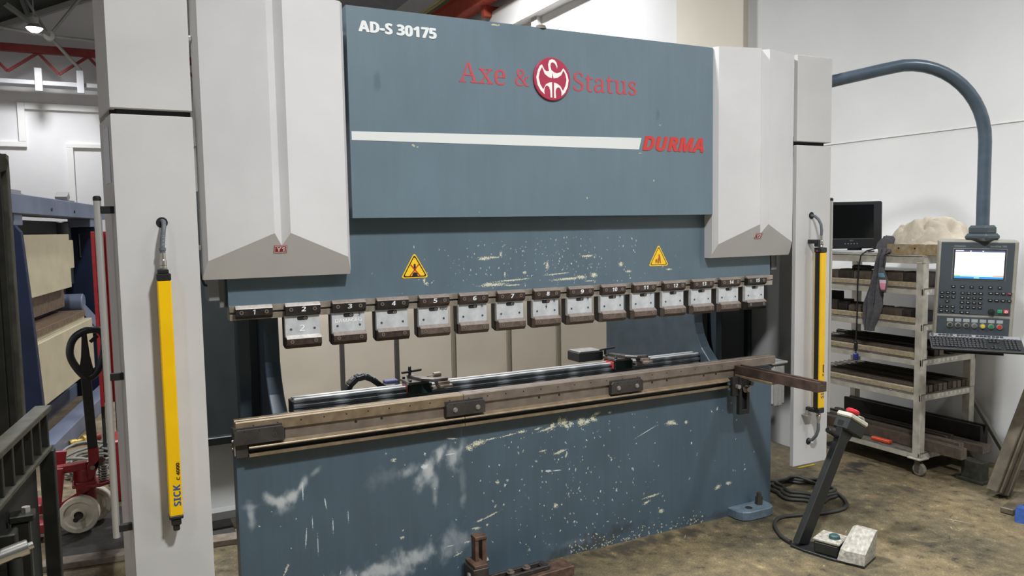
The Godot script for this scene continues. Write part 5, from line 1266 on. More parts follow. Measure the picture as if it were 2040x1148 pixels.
# ------------------------------------------------------------------ things on the floor in front and at the right
func floor_things() -> void:
	var black := mottled("pedal_black", "131514", "1d1f1e", 0.5, 0, 0.02, 3.0)
	var dirty := mottled("pedal_white", "7a7569", "b9b6ac", 0.6, 0, 0.05, 3.0)
	var a := Vector3(0.33, 0, 0.944)
	var fr := Transform3D(Basis(a, Vector3.UP, Vector3(-0.944, 0, 0.33)), Vector3(1.152, 0, 0.72))
	var t := thing_at("foot_pedal", "foot pedal with a dirty white guard hood and a slanted black post", "foot pedal", fr)
	part(B.new().along_y(poly([[0.0, -0.02], [0.08, 0.0], [0.22, 0.012], [0.385, 0.0], [0.385, -0.16], [0.10, -0.16], [0.0, -0.07]]), 0.0, 0.014, 0.002), "base_plate", black, t)
	part(B.new().span(Vector3(0.13, 0.014, -0.13), Vector3(0.255, 0.075, -0.005), 0.006), "pedal_box", black, t)
	var ped := part(B.new().span(Vector3(0.125, 0.075, -0.135), Vector3(0.26, 0.094, -0.002), 0.006), "pedal_lid", dirty, t)
	part(B.new().lathe([Vector2(0, 0), Vector2(0.028, 0), Vector2(0.026, 0.014), Vector2(0.018, 0.020), Vector2(0, 0.021)], 18, Vector3(0.215, 0.094, -0.06)), "pedal_button", plain("button_teal", "2f4a4a", 0.5), ped)
	# hood: a shell open towards the post
	var h := B.new()
	var L := [Vector3(0.255, 0.014, 0.005), Vector3(0.265, 0.07, -0.01), Vector3(0.285, 0.155, -0.115), Vector3(0.285, 0.155, -0.14), Vector3(0.255, 0.014, -0.15)]
	var M := [Vector3(0.295, 0.014, 0.012), Vector3(0.30, 0.07, 0.006), Vector3(0.30, 0.162, -0.115), Vector3(0.30, 0.162, -0.14), Vector3(0.295, 0.014, -0.155)]
	var R := [Vector3(0.385, 0.014, 0.0), Vector3(0.388, 0.07, -0.006), Vector3(0.40, 0.16, -0.115), Vector3(0.40, 0.16, -0.14), Vector3(0.385, 0.014, -0.15)]
	var o := Vector3(0.33, 0.06, -0.08)
	for k in 4:
		h.out(L[k], M[k], M[k + 1], L[k + 1], o)
		h.out(M[k], R[k], R[k + 1], M[k + 1], o)
	h.out(R[0], R[1], R[2], R[3], o)
	h.out(R[0], R[3], R[4], R[0] + Vector3(0.0001, 0, 0), o)
	part(h, "guard_hood", dirty, t)
	# slanted post, in its own leaning frame
	var lean := fr.affine_inverse() * Transform3D(Basis(Vector3(0.870, -0.493, 0), Vector3(0.493, 0.870, 0), Vector3.BACK), Vector3(1.212, 0.012, 0.742))
	var mk := func() -> B:
		var b := B.new()
		b.xf = lean
		return b
	part(mk.call().prism(poly([[-0.042, 0.0], [0.040, 0.022], [0.036, 0.60], [0.060, 0.66], [0.075, 0.70], [-0.055, 0.70], [-0.045, 0.64], [-0.036, 0.58]]), -0.02, 0.02, 0.004), "post", black, t)
	part(mk.call().cyl(Vector3(-0.04, 0.615, 0), Vector3(-0.125, 0.615, 0), 0.016, -1, 14, 0.004), "carry_handle", black, t)
	var eb := part(mk.call().span(Vector3(-0.050, 0.655, -0.045), Vector3(0.105, 0.725, 0.045), 0.008), "button_box", black, t)
	part(mk.call().span(Vector3(-0.052, 0.725, -0.047), Vector3(0.107, 0.752, 0.047), 0.007), "box_lid", mottled("lid_cream", "a9a593", "cfcbbb", 0.55, 0, 0.06, 4.0), eb)
	part(mk.call().lathe([Vector2(0, 0), Vector2(0.018, 0), Vector2(0.018, 0.012), Vector2(0.034, 0.016), Vector2(0.036, 0.026), Vector2(0.028, 0.034), Vector2(0, 0.036)], 20, Vector3(0.01, 0.752, 0)), "emergency_button", plain("mushroom_red", "c02e36", 0.4), eb)
	part(mk.call().tube([Vector3(0.045, 0.752, 0.0), Vector3(0.055, 0.766, 0.01), Vector3(0.08, 0.768, 0.02), Vector3(0.095, 0.754, 0.02)], 0.006, 8), "clip", plain("nickel", "b5b1a6", 0.3, 0.75), eb)
	# its cable, coiled behind
	var pts := []
	for q in [Vector3(1.60, 0.03, -0.30), Vector3(1.72, 0.016, -0.16), Vector3(1.86, 0.014, -0.08), Vector3(2.0, 0.014, 0.0)]: pts.append(q)
	for k in 66:
		var an := -0.5 + TAU * k / 22.0
		var rr := 0.19 + 0.018 * sin(k * 1.7) - 0.012 * (k / 22)
		pts.append(Vector3(1.865 + cos(an) * rr * 0.92 + 0.012 * (k / 22), 0.014 + 0.016 * (k / 22), 0.165 + sin(an) * rr))
	for q in [Vector3(2.02, 0.02, 0.27), Vector3(1.97, 0.012, 0.40), Vector3(1.86, 0.012, 0.49), Vector3(1.70, 0.012, 0.49), Vector3(1.55, 0.012, 0.44), Vector3(1.42, 0.012, 0.41), Vector3(1.31, 0.012, 0.47), Vector3(1.22, 0.013, 0.60), Vector3(1.19, 0.018, 0.70)]: pts.append(q)
	var fine := []
	var cv := Curve3D.new()
	for i in pts.size():
		var d: Vector3 = (pts[min(i + 1, pts.size() - 1)] - pts[max(i - 1, 0)]) / 6.0
		cv.add_point(pts[i], -d, d)
	cv.bake_interval = 0.03
	for p in cv.get_baked_points(): fine.append(p)
	single(B.new().tube(fine, 0.0105, 8), "pedal_cable", plain("cable_dark", "33332f", 0.6), "dark rubber cable coiled on the floor behind the foot pedal", "cable")
	single(B.new().span(Vector3(2.24, 0, -0.22), Vector3(2.40, 0.003, -0.205), 0.0), "floor_tape", plain("tape_yellow", "c9b32a", 0.6), "short strip of yellow tape on the floor beside the right column", "tape")

	# rusty stop assembly on the floor before the bed
	var rust := mottled("stop_rust", "4a3b31", "75594a", 0.6, 0.3, 0.02, 3.0)
	var dk := mottled("stop_dark", "33302d", "4d4843", 0.5, 0.4, 0.02, 3.0)
	t = thing("sheet_stop", "rusty angle stop with a slotted arm lying on the floor before the blue bed", "sheet stop", Vector3(-0.4, 0, 0.36))
	part(B.new().span(Vector3(-0.545, 0.0, 0.33), Vector3(-0.465, 0.145, 0.44), 0.003), "stop_base", dk, t)
	part(B.new().span(Vector3(-0.535, 0.145, 0.325), Vector3(-0.468, 0.16, 0.435), 0.002), "base_cap", rust, t)
	part(B.new().span(Vector3(-0.51, 0.16, 0.345), Vector3(-0.492, 0.262, 0.39), 0.001).span(Vector3(-0.474, 0.13, 0.345), Vector3(-0.452, 0.262, 0.39), 0.001).span(Vector3(-0.512, 0.262, 0.342), Vector3(-0.450, 0.278, 0.395), 0.002), "stop_post", rust, t)
	part(B.new().hexhead(Vector3(-0.545, 0.11, 0.40), Vector3(-0.556, 0.11, 0.40), 0.012), "hex_bolt", plain("bolt_bright", "a8a49d", 0.35, 0.7), t)
	part(B.new().hexhead(Vector3(-0.452, 0.15, 0.37), Vector3(-0.438, 0.15, 0.37), 0.013), "hex_bolt", plain("bolt_bright", "a8a49d", 0.35, 0.7), t)
	var slf := Transform3D(Basis(Vector3.UP, 0.06), Vector3(-0.45, 0.05, 0.40))
	var sa := B.new()
	sa.xf = slf
	sa.span(Vector3(0, 0, -0.035), Vector3(0.32, 0.02, -0.020), 0.002).span(Vector3(0, 0, 0.020), Vector3(0.32, 0.02, 0.035), 0.002).span(Vector3(0, 0, -0.03), Vector3(0.03, 0.02, 0.03), 0.002).span(Vector3(0.29, 0, -0.03), Vector3(0.335, 0.02, 0.03), 0.008)
	var ar := part(sa, "slotted_arm", dk, t)
	for q in [0.12, 0.21]:
		var sc := B.new()
		sc.xf = slf
		part(sc.lathe([Vector2(0, 0.02), Vector2(0.020, 0.02), Vector2(0.020, 0.024), Vector2(0.012, 0.025), Vector2(0.012, 0.033), Vector2(0, 0.033)], 16, Vector3(q, 0, 0)), "clamp_screw", plain("bolt_worn", "8a7f73", 0.4, 0.6), ar)
	var rb := B.new()
	rb.xf = Transform3D(Basis(Vector3.UP, 0.05), Vector3(-0.30, 0, 0.40))
	part(rb.span(Vector3(-0.14, 0, -0.05), Vector3(0.30, 0.048, 0.05), 0.003), "rusty_block", rust, t)

	# right edge: bars leaning on the wall and scraps
	var iron := mottled("leaning_iron", "4a4338", "6f6656", 0.5, 0.35, 0.015, 2.0)
	var ld := (Vector3(3.38, 1.45, 0.95) - Vector3(2.78, 0.0, 0.80)).normalized()
	var lx := Vector3(-ld.y, ld.x, 0).normalized()
	t = thing("leaning_bar", "wide grooved steel bar leaning against the side wall at the right edge", "steel bar", Vector3(2.9, 0, 0.8))
	var lb := B.new()
	lb.xf = Transform3D(Basis(-lx, ld, (-lx).cross(ld)), Vector3(2.84, 0.03, 0.82))
	part(lb.prism(poly([[-0.07, 0], [0.07, 0], [0.07, 1.45], [-0.07, 1.45]]), -0.05, 0.02, 0.004), "bar", iron, t)
	lb = B.new()
	lb.xf = Transform3D(Basis(-lx, ld, (-lx).cross(ld)), Vector3(2.84, 0.03, 0.82))
	part(lb.span(Vector3(-0.05, 0, 0.02), Vector3(-0.02, 1.45, 0.034), 0.003).span(Vector3(0.0, 0, 0.02), Vector3(0.03, 1.45, 0.05), 0.003), "ridge", iron, t)
	single(B.new().bar(Vector3(3.36, 0.015, 0.62), Vector3(3.47, 0.56, 0.16), 0.028, 0.028, Vector3.UP, 0.002), "thin_tube", plain("tube_grey", "8d8d86", 0.4, 0.5), "thin pale metal tube leaning on the wall beside the trolley", "tube")
	single(B.new().span(Vector3(2.98, 0, 0.48), Vector3(3.06, 0.14, 0.62), 0.006).span(Vector3(2.96, 0, 0.46), Vector3(3.08, 0.02, 0.64), 0.002), "floor_bracket", mottled("bracket_dark", "2c2d24", "43443a", 0.6, 0.2, 0.02, 3.0), "dark steel bracket standing on the floor beyond the trolley end", "bracket")
	single(B.new().bar(Vector3(2.60, 0.02, 1.00), Vector3(3.2, 0.03, 0.90), 0.07, 0.035, Vector3.UP, 0.004), "floor_bar", iron, "flat steel bar lying on the floor at the right edge", "steel bar")
	t = thing("blue_clamp", "small blue metal clamp on the floor at the lower right edge", "clamp", Vector3(2.60, 0, 1.12))
	var bc := B.new()
	bc.xf = Transform3D(Basis(Vector3.UP, 0.3), Vector3(2.585, 0, 1.12))
	part(bc.prism(poly([[-0.05, 0], [0.04, 0], [0.055, 0.02], [0.05, 0.075], [-0.035, 0.08]]), -0.05, 0.05, 0.006), "jaw", mottled("clamp_blue", "23427c", "34579a", 0.5, 0, 0.04, 3.0), t)
	bc = B.new()
	bc.xf = Transform3D(Basis(Vector3.UP, 0.3), Vector3(2.585, 0, 1.12))
	part(bc.span(Vector3(0.05, 0.01, -0.03), Vector3(0.22, 0.05, 0.03), 0.004), "bar", plain("tube_grey", "8d8d86", 0.4, 0.5), t)

# ------------------------------------------------------------------ the old machine, pallet truck and lift at the left
func left_machines() -> void:
	var navy := mottled("old_navy", "08152c", "0d1d3a", 0.42, 0, 0.01, 1.0)
	var slate := mottled("old_slate", "565f72", "646c7f", 0.45, 0, 0.01, 1.0)
	var cream := mottled("old_cream", "a29981", "aea58c", 0.55, 0, 0.01, 1.0)
	var brown := mottled("old_die", "5d4c40", "7d6a58", 0.5, 0.3, 0.02, 2.0)
	var dark := plain("old_black", "121517", 0.6)
	var zl := Vector3(-0.17, 0, 0.985).normalized()
	var fr := Transform3D(Basis(Vector3.UP.cross(zl), Vector3.UP, zl), Vector3(-2.45, 0, -3.05))
	var t := thing_at("old_press", "older navy blue press with cream front plates standing behind the pallet truck", "press", fr)
	var side := poly([[0.0, 0.0], [-0.02, 0.55], [-0.055, 1.25], [-0.085, 1.74], [-0.12, 1.79], [-1.3, 1.79], [-1.3, 0.0]])
	part(B.new().prism(side, -0.06, 0.0, 0.004), "side_plate", navy, t)
	var far := part(B.new().prism(side, -2.75, -2.69, 0.004), "side_plate", navy, t)
	part(B.new().tube([Vector3(-0.26, 1.72, -2.69), Vector3(-0.26, 1.72, -2.64), Vector3(-0.26, 1.48, -2.64), Vector3(-0.26, 1.48, -2.69)], 0.010, 8), "door_handle", dark, far)
	part(B.new().span(Vector3(-0.35, 1.875, -3.2), Vector3(-0.10, 2.022, 0.9), 0.006), "top_beam", slate, t)
	for bz in [-0.95, -1.75]: part(B.new().cyl(Vector3(-0.10, 1.93, bz), Vector3(-0.093, 1.93, bz), 0.014, -1, 12), "beam_bolt", dark, t)
	part(B.new().span(Vector3(-0.33, 1.79, -0.20), Vector3(-0.12, 1.875, 0.0), 0.004), "beam_pad", slate, t)
	part(B.new().span(Vector3(-0.33, 1.79, -2.75), Vector3(-0.12, 1.875, -2.52), 0.004), "beam_pad", slate, t)
	part(B.new().span(Vector3(-0.30, 1.20, -2.10), Vector3(-0.235, 1.72, -0.08), 0.004), "upper_plate", cream, t)
	part(B.new().span(Vector3(-0.32, 1.38, -2.35), Vector3(-0.255, 1.66, -2.10), 0.004), "upper_plate", cream, t)
	part(B.new().span(Vector3(-0.42, 1.00, -2.20), Vector3(-0.33, 1.22, -0.08), 0.004), "tool_beam", brown, t)
	part(B.new().span(Vector3(-0.40, 0.90, -2.25), Vector3(-0.16, 0.955, -0.08), 0.004), "die_ledge", brown, t)
	part(B.new().span(Vector3(-0.28, 0.86, -2.28), Vector3(-0.18, 0.90, -0.08), 0.003).span(Vector3(-0.25, 0.34, -2.38), Vector3(-0.13, 0.862, -0.08), 0.008), "lower_plate", cream, t)
	part(B.new().span(Vector3(-0.9, 0.05, -2.69), Vector3(-0.42, 1.85, -0.06), 0.0), "inner_body", dark, t)
	part(B.new().cyl(Vector3(-0.45, 1.02, -2.40), Vector3(-0.20, 1.02, -2.40), 0.09, -1, 20, 0.01).bar(Vector3(-0.26, 1.02, -2.36), Vector3(-0.10, 0.72, -2.6), 0.05, 0.09), "torsion_lever", slate, t)
	part(B.new().cyl(Vector3(-0.40, 1.2, -2.55), Vector3(-0.40, 1.85, -2.55), 0.09, -1, 20, 0.01), "ram_cylinder", plain("cylinder_dark", "23272c", 0.4, 0.2), t)
	part(B.new().span(Vector3(-0.12, 0.0, -3.4), Vector3(0.03, 0.14, -0.06), 0.006), "base_channel", slate, t)
	part(B.new().span(Vector3(-0.52, 0.0, -3.4), Vector3(-0.37, 0.14, -0.06), 0.006), "base_channel", slate, t)
	for s in [[-0.16, 2.022, -1.62, 0.5], [-0.2, 2.022, -0.15, 0.0]]:
		var b := B.new()
		b.xf = Transform3D(Basis(Vector3.RIGHT, s[3]), Vector3(s[0], s[1] + 0.02, s[2]))
		var o := thing_at("scrap_bracket", "bent grey metal bracket lying loose on the old press's top beam" if s[3] > 0 else "grey metal plate lying on the near end of the old press's top beam", "bracket", fr)
		part(b.box(Vector3(0, 0.02 if s[3] > 0 else 0.0, 0), Vector3(0.10, 0.06 if s[3] > 0 else 0.03, 0.10 if s[3] > 0 else 0.34), 0.002), "plate", plain("scrap_grey", "7f7f7d", 0.5, 0.2), o)
		part(B.new().span(Vector3(s[0] - 0.06, s[1], s[2] - 0.22), Vector3(s[0] + 0.05, s[1] + 0.012, s[2] + 0.05), 0.002), "foot", plain("scrap_grey", "7f7f7d", 0.5, 0.2), o)
	# red guard frame between the old press and the column
	t = thing("steel_stand", "tall narrow red steel stand seen behind the aluminium guard tube", "steel stand", Vector3(-2.03, 0, -2.95))
	var red := mottled("frame_red", "6f1318", "80191e", 0.45, 0, 0.02, 2.0)
	part(B.new().span(Vector3(-2.085, 0.42, -3.0), Vector3(-2.06, 1.735, -2.92), 0.003), "frame_edge", red, t)
	part(B.new().span(Vector3(-2.06, 0.44, -2.99), Vector3(-1.95, 1.735, -2.96), 0.003), "frame_panel", red, t)
	part(B.new().span(Vector3(-1.99, 0.44, -2.96), Vector3(-1.965, 1.735, -2.91), 0.003), "frame_edge", red, t)
	part(B.new().span(Vector3(-2.06, 1.3, -2.96), Vector3(-2.0, 1.34, -2.945), 0.002), "frame_crossbar", red, t)
	part(B.new().span(Vector3(-2.085, 0.0, -3.0), Vector3(-2.06, 0.43, -2.97), 0.003).span(Vector3(-1.99, 0.0, -3.0), Vector3(-1.965, 0.45, -2.97), 0.003), "frame_leg", plain("old_black", "121517", 0.6), t)

	pallet_truck()
	# coupling, hose pile, red box
	var cd := Vector3(0.75, 0, -0.45).normalized()
	var c0 := Vector3(-2.335, 0.034, -3.50)
	t = thing("pipe_coupling", "red and brass pipe coupling lying on the floor by the old press", "coupling", c0)
	var brass := mottled("brass", "a88a3f", "d2c07a", 0.35, 0.6, 0.03, 4.0)
	part(B.new().lathe([Vector2(0, 0), Vector2(0.022, 0), Vector2(0.028, 0.01), Vector2(0.028, 0.05), Vector2(0.018, 0.06), Vector2(0.018, 0.10), Vector2(0, 0.10)], 16, c0, cd), "brass_end", brass, t)
	part(B.new().lathe([Vector2(0.018, 0.10), Vector2(0.04, 0.105), Vector2(0.042, 0.14), Vector2(0.02, 0.145)], 18, c0, cd), "brass_ring", brass, t)
	part(B.new().lathe([Vector2(0.0, 0.14), Vector2(0.034, 0.145), Vector2(0.034, 0.24), Vector2(0.028, 0.25), Vector2(0, 0.25)], 18, c0, cd), "red_sleeve", mottled("sleeve_red", "7c2a2a", "97383a", 0.5, 0, 0.02, 3.0), t)
	var rng := RandomNumberGenerator.new()
	rng.seed = 6
	var hp := []
	for k in 150:
		var an := TAU * k / 25.0 + rng.randf() * 0.1
		var rr := 0.21 + 0.07 * sin(k * 0.37) + rng.randf() * 0.01
		hp.append(Vector3(-2.10 + cos(an) * rr, 0.02 + 0.022 * int(k / 25.0) + 0.012 * sin(k * 0.9), -2.72 + sin(an) * rr * 1.3))
	single(B.new().tube(hp, 0.011, 6), "hose_pile", plain("hose_pile_grey", "6b6d66", 0.6), "loose pile of thin grey hose on the floor behind the pallet truck", "hose")
	single(B.new().span(Vector3(-2.015, 0.0, -2.15), Vector3(-1.90, 0.40, -1.88), 0.01), "red_box", red, "red steel box on the floor right behind the guard tube", "box")
	# rubber mat and plank beside the column
	single(B.new().along_y(poly([[-2.33, -1.78], [-1.40, -1.72], [-1.40, -0.93], [-2.27, -1.0], [-2.31, -1.03], [-2.33, -1.08]]), 0.0, 0.012, 0.002), "rubber_mat", mottled("mat_dark", "2b2a27", "3b3934", 0.8, 0, 0.03, 2.0), "dark floor mat under the wheels of the pallet truck", "mat")
	single(B.new().bar(Vector3(-2.35, 0.018, -0.955), Vector3(-1.335, 0.018, -0.83), 0.10, 0.034, Vector3.UP, 0.003), "floor_plank", mottled("plank_grey", "6b6155", "857a6c", 0.7, 0, 0.03, 2.0), "worn grey plank lying along the front edge of the floor mat", "plank")
	single(B.new().cyl(Vector3(-2.05, 0.02, -2.28), Vector3(-1.93, 0.02, -2.24), 0.012), "floor_rod", plain("rod_brown", "6f5a44", 0.6), "short brown rod on the floor behind the pallet truck wheels", "rod")

	# forklift at the left edge
	var iron := mottled("lift_iron", "12130f", "21211c", 0.45, 0.3, 0.02, 2.0)
	var pale := mottled("lift_worn", "2a2a24", "454339", 0.45, 0.4, 0.02, 2.0)
	t = thing("forklift_front", "black mast and barred load backrest of a forklift at the left edge", "forklift", Vector3(-2.3, 0, 0.8))
	part(B.new().span(Vector3(-2.34, 0.05, 0.24), Vector3(-2.30, 2.018, 0.34), 0.004).span(Vector3(-2.30, 0.05, 0.30), Vector3(-2.274, 2.012, 0.34), 0.004), "outer_mast", iron, t)
	part(B.new().span(Vector3(-2.278, 0.05, 0.25), Vector3(-2.256, 2.006, 0.33), 0.003), "inner_mast", pale, t)
	part(B.new().lathe([Vector2(0, 0), Vector2(0.035, 0), Vector2(0.035, 0.02), Vector2(0, 0.02)], 20, Vector3(-2.283, 1.97, 0.345), Vector3.BACK), "chain_wheel", pale, t)
	var d := Vector3(-0.07, 0, 0.52) / 0.525
	var p0 := Vector3(-2.172, 1.142, 0.61)
	part(B.new().bar(p0, p0 + d * 1.0, 0.018, 0.05, Vector3.RIGHT, 0.002), "top_rail", pale, t)
	part(B.new().bar(p0 + Vector3(-0.002, -0.135, 0), p0 + d * 1.0 + Vector3(-0.002, -0.135, 0), 0.014, 0.045, Vector3.RIGHT, 0.002), "lower_rail", pale, t)
	for k in 7:
		var q := p0 + d * (0.012 + k * 0.105) + Vector3(-0.004, 0, 0)
		part(B.new().bar(q + Vector3(0, -0.01, 0), q + Vector3(0, -0.135, 0), 0.034, 0.016, d, 0.002), "backrest_bar", iron, t)
	part(B.new().bar(p0 + Vector3(0.004, -0.14, 0.01), p0 + Vector3(0.004, -0.80, 0.01), 0.045, 0.03, d, 0.003), "corner_upright", iron, t)
	part(B.new().bar(p0 + d * 0.05 + Vector3(-0.03, -0.42, 0), p0 + d * 1.0 + Vector3(-0.03, -0.42, 0), 0.02, 0.5, Vector3.UP, 0.003), "carriage_plate", plain("lift_black", "101210", 0.6), t)
	part(B.new().span(Vector3(-2.235, 0.35, 0.985), Vector3(-2.19, 0.90, 1.03), 0.004).span(Vector3(-2.24, 0.90, 0.975), Vector3(-2.178, 0.92, 1.035), 0.003), "fork_post", iron, t)
	part(B.new().hexhead(Vector3(-2.20, 0.92, 1.0), Vector3(-2.20, 0.935, 1.0), 0.012), "post_bolt", plain("bolt_bright", "a8a49d", 0.35, 0.7), t)
	part(B.new().span(Vector3(-2.26, 0.80, 1.06), Vector3(-2.215, 0.90, 1.12), 0.004), "fork_hook", iron, t)
	part(B.new().cyl(Vector3(-2.30, 0.856, 1.20), Vector3(-2.183, 0.876, 1.17), 0.021, -1, 22, 0.002).cyl(Vector3(-2.183, 0.876, 1.17), Vector3(-2.172, 0.878, 1.167), 0.010), "chrome_rod", plain("chrome", "b9b7b0", 0.22, 0.9), t)
	part(B.new().cyl(Vector3(-2.215, 0.55, 1.18), Vector3(-2.215, 0.855, 1.18), 0.018, -1, 16), "hydraulic_hose", plain("lift_black", "101210", 0.6), t)

func pallet_truck() -> void:
	var red := mottled("truck_red", "76191f", "8d262c", 0.45, 0, 0.02, 3.0)
	var black := mottled("truck_black", "15171a", "1f2123", 0.35, 0, 0.02, 3.0)
	var white := mottled("wheel_white", "c9c3b0", "dfd9c8", 0.6, 0, 0.02, 3.0)
	var t := thing("pallet_truck", "red hand pallet truck with white steering wheels and a black loop handle", "pallet truck", Vector3(-2.15, 0, -1.5))
	for w in [[-2.190, -1.40, 0.105], [-2.125, -1.56, 0.105]]:
		var c := Vector3(w[0], 0.117, w[1])
		var ax := Vector3(0.12, 0, -1).normalized()
		var wh := part(B.new().lathe([Vector2(0.030, 0.012), Vector2(0.070, 0.010), Vector2(0.078, 0.0), Vector2(0.100, 0.0), Vector2(0.105, 0.006), Vector2(0.105, 0.056), Vector2(0.100, 0.062), Vector2(0.03, 0.062)], 36, c - ax * 0.03, ax), "steering_wheel", white, t)
		part(B.new().lathe([Vector2(0.024, 0.002), Vector2(0.034, 0.002), Vector2(0.042, 0.012), Vector2(0.024, 0.014)], 24, c - ax * 0.03, ax), "hub_ring", white, wh)
		part(B.new().lathe([Vector2(0, 0.002), Vector2(0.012, 0.002), Vector2(0.014, 0.008), Vector2(0.026, 0.010), Vector2(0.026, 0.014), Vector2(0, 0.014)], 18, c - ax * 0.03, ax), "axle", plain("axle_dark", "2e2a26", 0.5, 0.3), wh)
	part(B.new().cyl(Vector3(-2.205, 0.117, -1.30), Vector3(-2.10, 0.117, -1.64), 0.014), "wheel_axle", plain("axle_dark", "2e2a26", 0.5, 0.3), t)
	part(B.new().cyl(Vector3(-2.145, 0.16, -1.49), Vector3(-2.145, 0.26, -1.49), 0.045, -1, 20, 0.004), "swivel", red, t)
	part(B.new().along_y(poly([[-2.22, -1.44], [-2.08, -1.40], [-2.02, -1.44], [-2.02, -1.50], [-2.10, -1.56], [-2.22, -1.56]]), 0.255, 0.275, 0.003), "pump_base", red, t)
	part(B.new().lathe([Vector2(0, 0), Vector2(0.058, 0), Vector2(0.058, 0.08), Vector2(0.05, 0.10), Vector2(0, 0.10)], 22, Vector3(-2.155, 0.275, -1.49)), "pump_body", red, t)
	part(B.new().cyl(Vector3(-2.155, 0.375, -1.49), Vector3(-2.155, 0.40, -1.49), 0.030, -1, 18, 0.004), "pump_cap", plain("bolt_worn", "8a7f73", 0.4, 0.6), t)
	var sp := []
	for k in 85: sp.append(Vector3(-2.058 + cos(k * TAU / 12.0) * 0.024, 0.28 + 0.0012 * k, -1.46 + sin(k * TAU / 12.0) * 0.024))
	part(B.new().tube(sp, 0.0042, 6), "spring", plain("spring_steel", "9a9a92", 0.35, 0.7), t)
	part(B.new().cyl(Vector3(-2.058, 0.275, -1.46), Vector3(-2.058, 0.41, -1.46), 0.012), "pump_piston", plain("bolt_worn", "8a7f73", 0.4, 0.6), t)
	part(B.new().prism(poly([[-2.135, 0.30], [-2.115, 0.30], [-2.075, 0.385], [-2.075, 0.482], [-2.13, 0.482], [-2.13, 0.40], [-2.14, 0.38]]), -1.47, -1.42, 0.004), "handle_socket", red, t)
	part(B.new().cyl(Vector3(-2.11, 0.372, -1.419), Vector3(-2.11, 0.372, -1.410), 0.014, -1, 14, 0.002).cyl(Vector3(-2.178, 0.215, -1.419), Vector3(-2.178, 0.215, -1.405), 0.015, -1, 14, 0.002), "pivot_pin", plain("bolt_worn", "8a7f73", 0.4, 0.6), t)
	part(B.new().bar(Vector3(-2.105, 0.365, -1.43), Vector3(-2.05, 0.42, -1.43), 0.02, 0.03), "pump_lever", plain("lever_dark", "4d2a26", 0.5), t)
	# yoke and sloping legs to the forks
	part(B.new().bar(Vector3(-2.14, 0.380, -1.46), Vector3(-2.30, 0.375, -1.46), 0.05, 0.045), "yoke_arm", red, t)
	part(B.new().prism(poly([[-2.255, 0.40], [-2.30, 0.08], [-2.36, 0.05], [-2.36, 0.385], [-2.34, 0.405]]), -1.40, -1.38, 0.003), "yoke_plate", red, t)
	part(B.new().prism(poly([[-2.255, 0.40], [-2.30, 0.08], [-2.36, 0.05], [-2.36, 0.385], [-2.34, 0.405]]), -1.80, -1.78, 0.003), "yoke_plate", red, t)
	part(B.new().span(Vector3(-2.36, 0.10, -1.79), Vector3(-2.335, 0.40, -1.40), 0.004), "yoke_back", red, t)
	part(B.new().bar(Vector3(-2.32, 0.145, -1.415), Vector3(-2.17, 0.225, -1.415), 0.018, 0.045).prism(poly([[-2.20, 0.20], [-2.14, 0.24], [-2.10, 0.27], [-2.10, 0.29], [-2.20, 0.29]]), -1.45, -1.42, 0.003), "tie_link", red, t)
	for fz in [-1.42, -1.78]: part(B.new().span(Vector3(-3.45, 0.055, fz - 0.08), Vector3(-2.33, 0.115, fz + 0.08), 0.008), "fork", red, t)
	# handle
	part(B.new().bar(Vector3(-2.103, 0.45, -1.445), Vector3(-2.118, 0.93, -1.448), 0.052, 0.03, Vector3.BACK, 0.004), "handle_stem", black, t)
	part(B.new().prism(poly([[-2.150, 0.93], [-2.092, 0.90], [-2.075, 0.93], [-2.09, 1.02], [-2.10, 1.15], [-2.125, 1.15], [-2.135, 1.02]]), -1.462, -1.435, 0.004), "handle_web", black, t)
	var loop := []
	var lp := [Vector3(-2.110, 0.895, -1.45), Vector3(-2.155, 0.945, -1.45), Vector3(-2.187, 1.02, -1.45), Vector3(-2.184, 1.085, -1.45), Vector3(-2.157, 1.135, -1.45), Vector3(-2.105, 1.165, -1.45), Vector3(-2.055, 1.168, -1.45), Vector3(-2.022, 1.150, -1.45), Vector3(-2.012, 1.09, -1.45), Vector3(-2.030, 0.985, -1.45), Vector3(-2.065, 0.915, -1.45)]
	var cv := Curve3D.new()
	for i in lp.size() + 1:
		var dd: Vector3 = (lp[(i + 1) % lp.size()] - lp[(i - 1 + lp.size()) % lp.size()]) / 6.0
		cv.add_point(lp[i % lp.size()], -dd, dd)
	cv.bake_interval = 0.02
	for p in cv.get_baked_points(): loop.append(p)
	part(B.new().tube(loop, 0.021, 14), "loop_handle", black, t)
	part(B.new().bar(Vector3(-2.085, 1.10, -1.43), Vector3(-2.045, 1.135, -1.43), 0.012, 0.02), "release_lever", black, t)

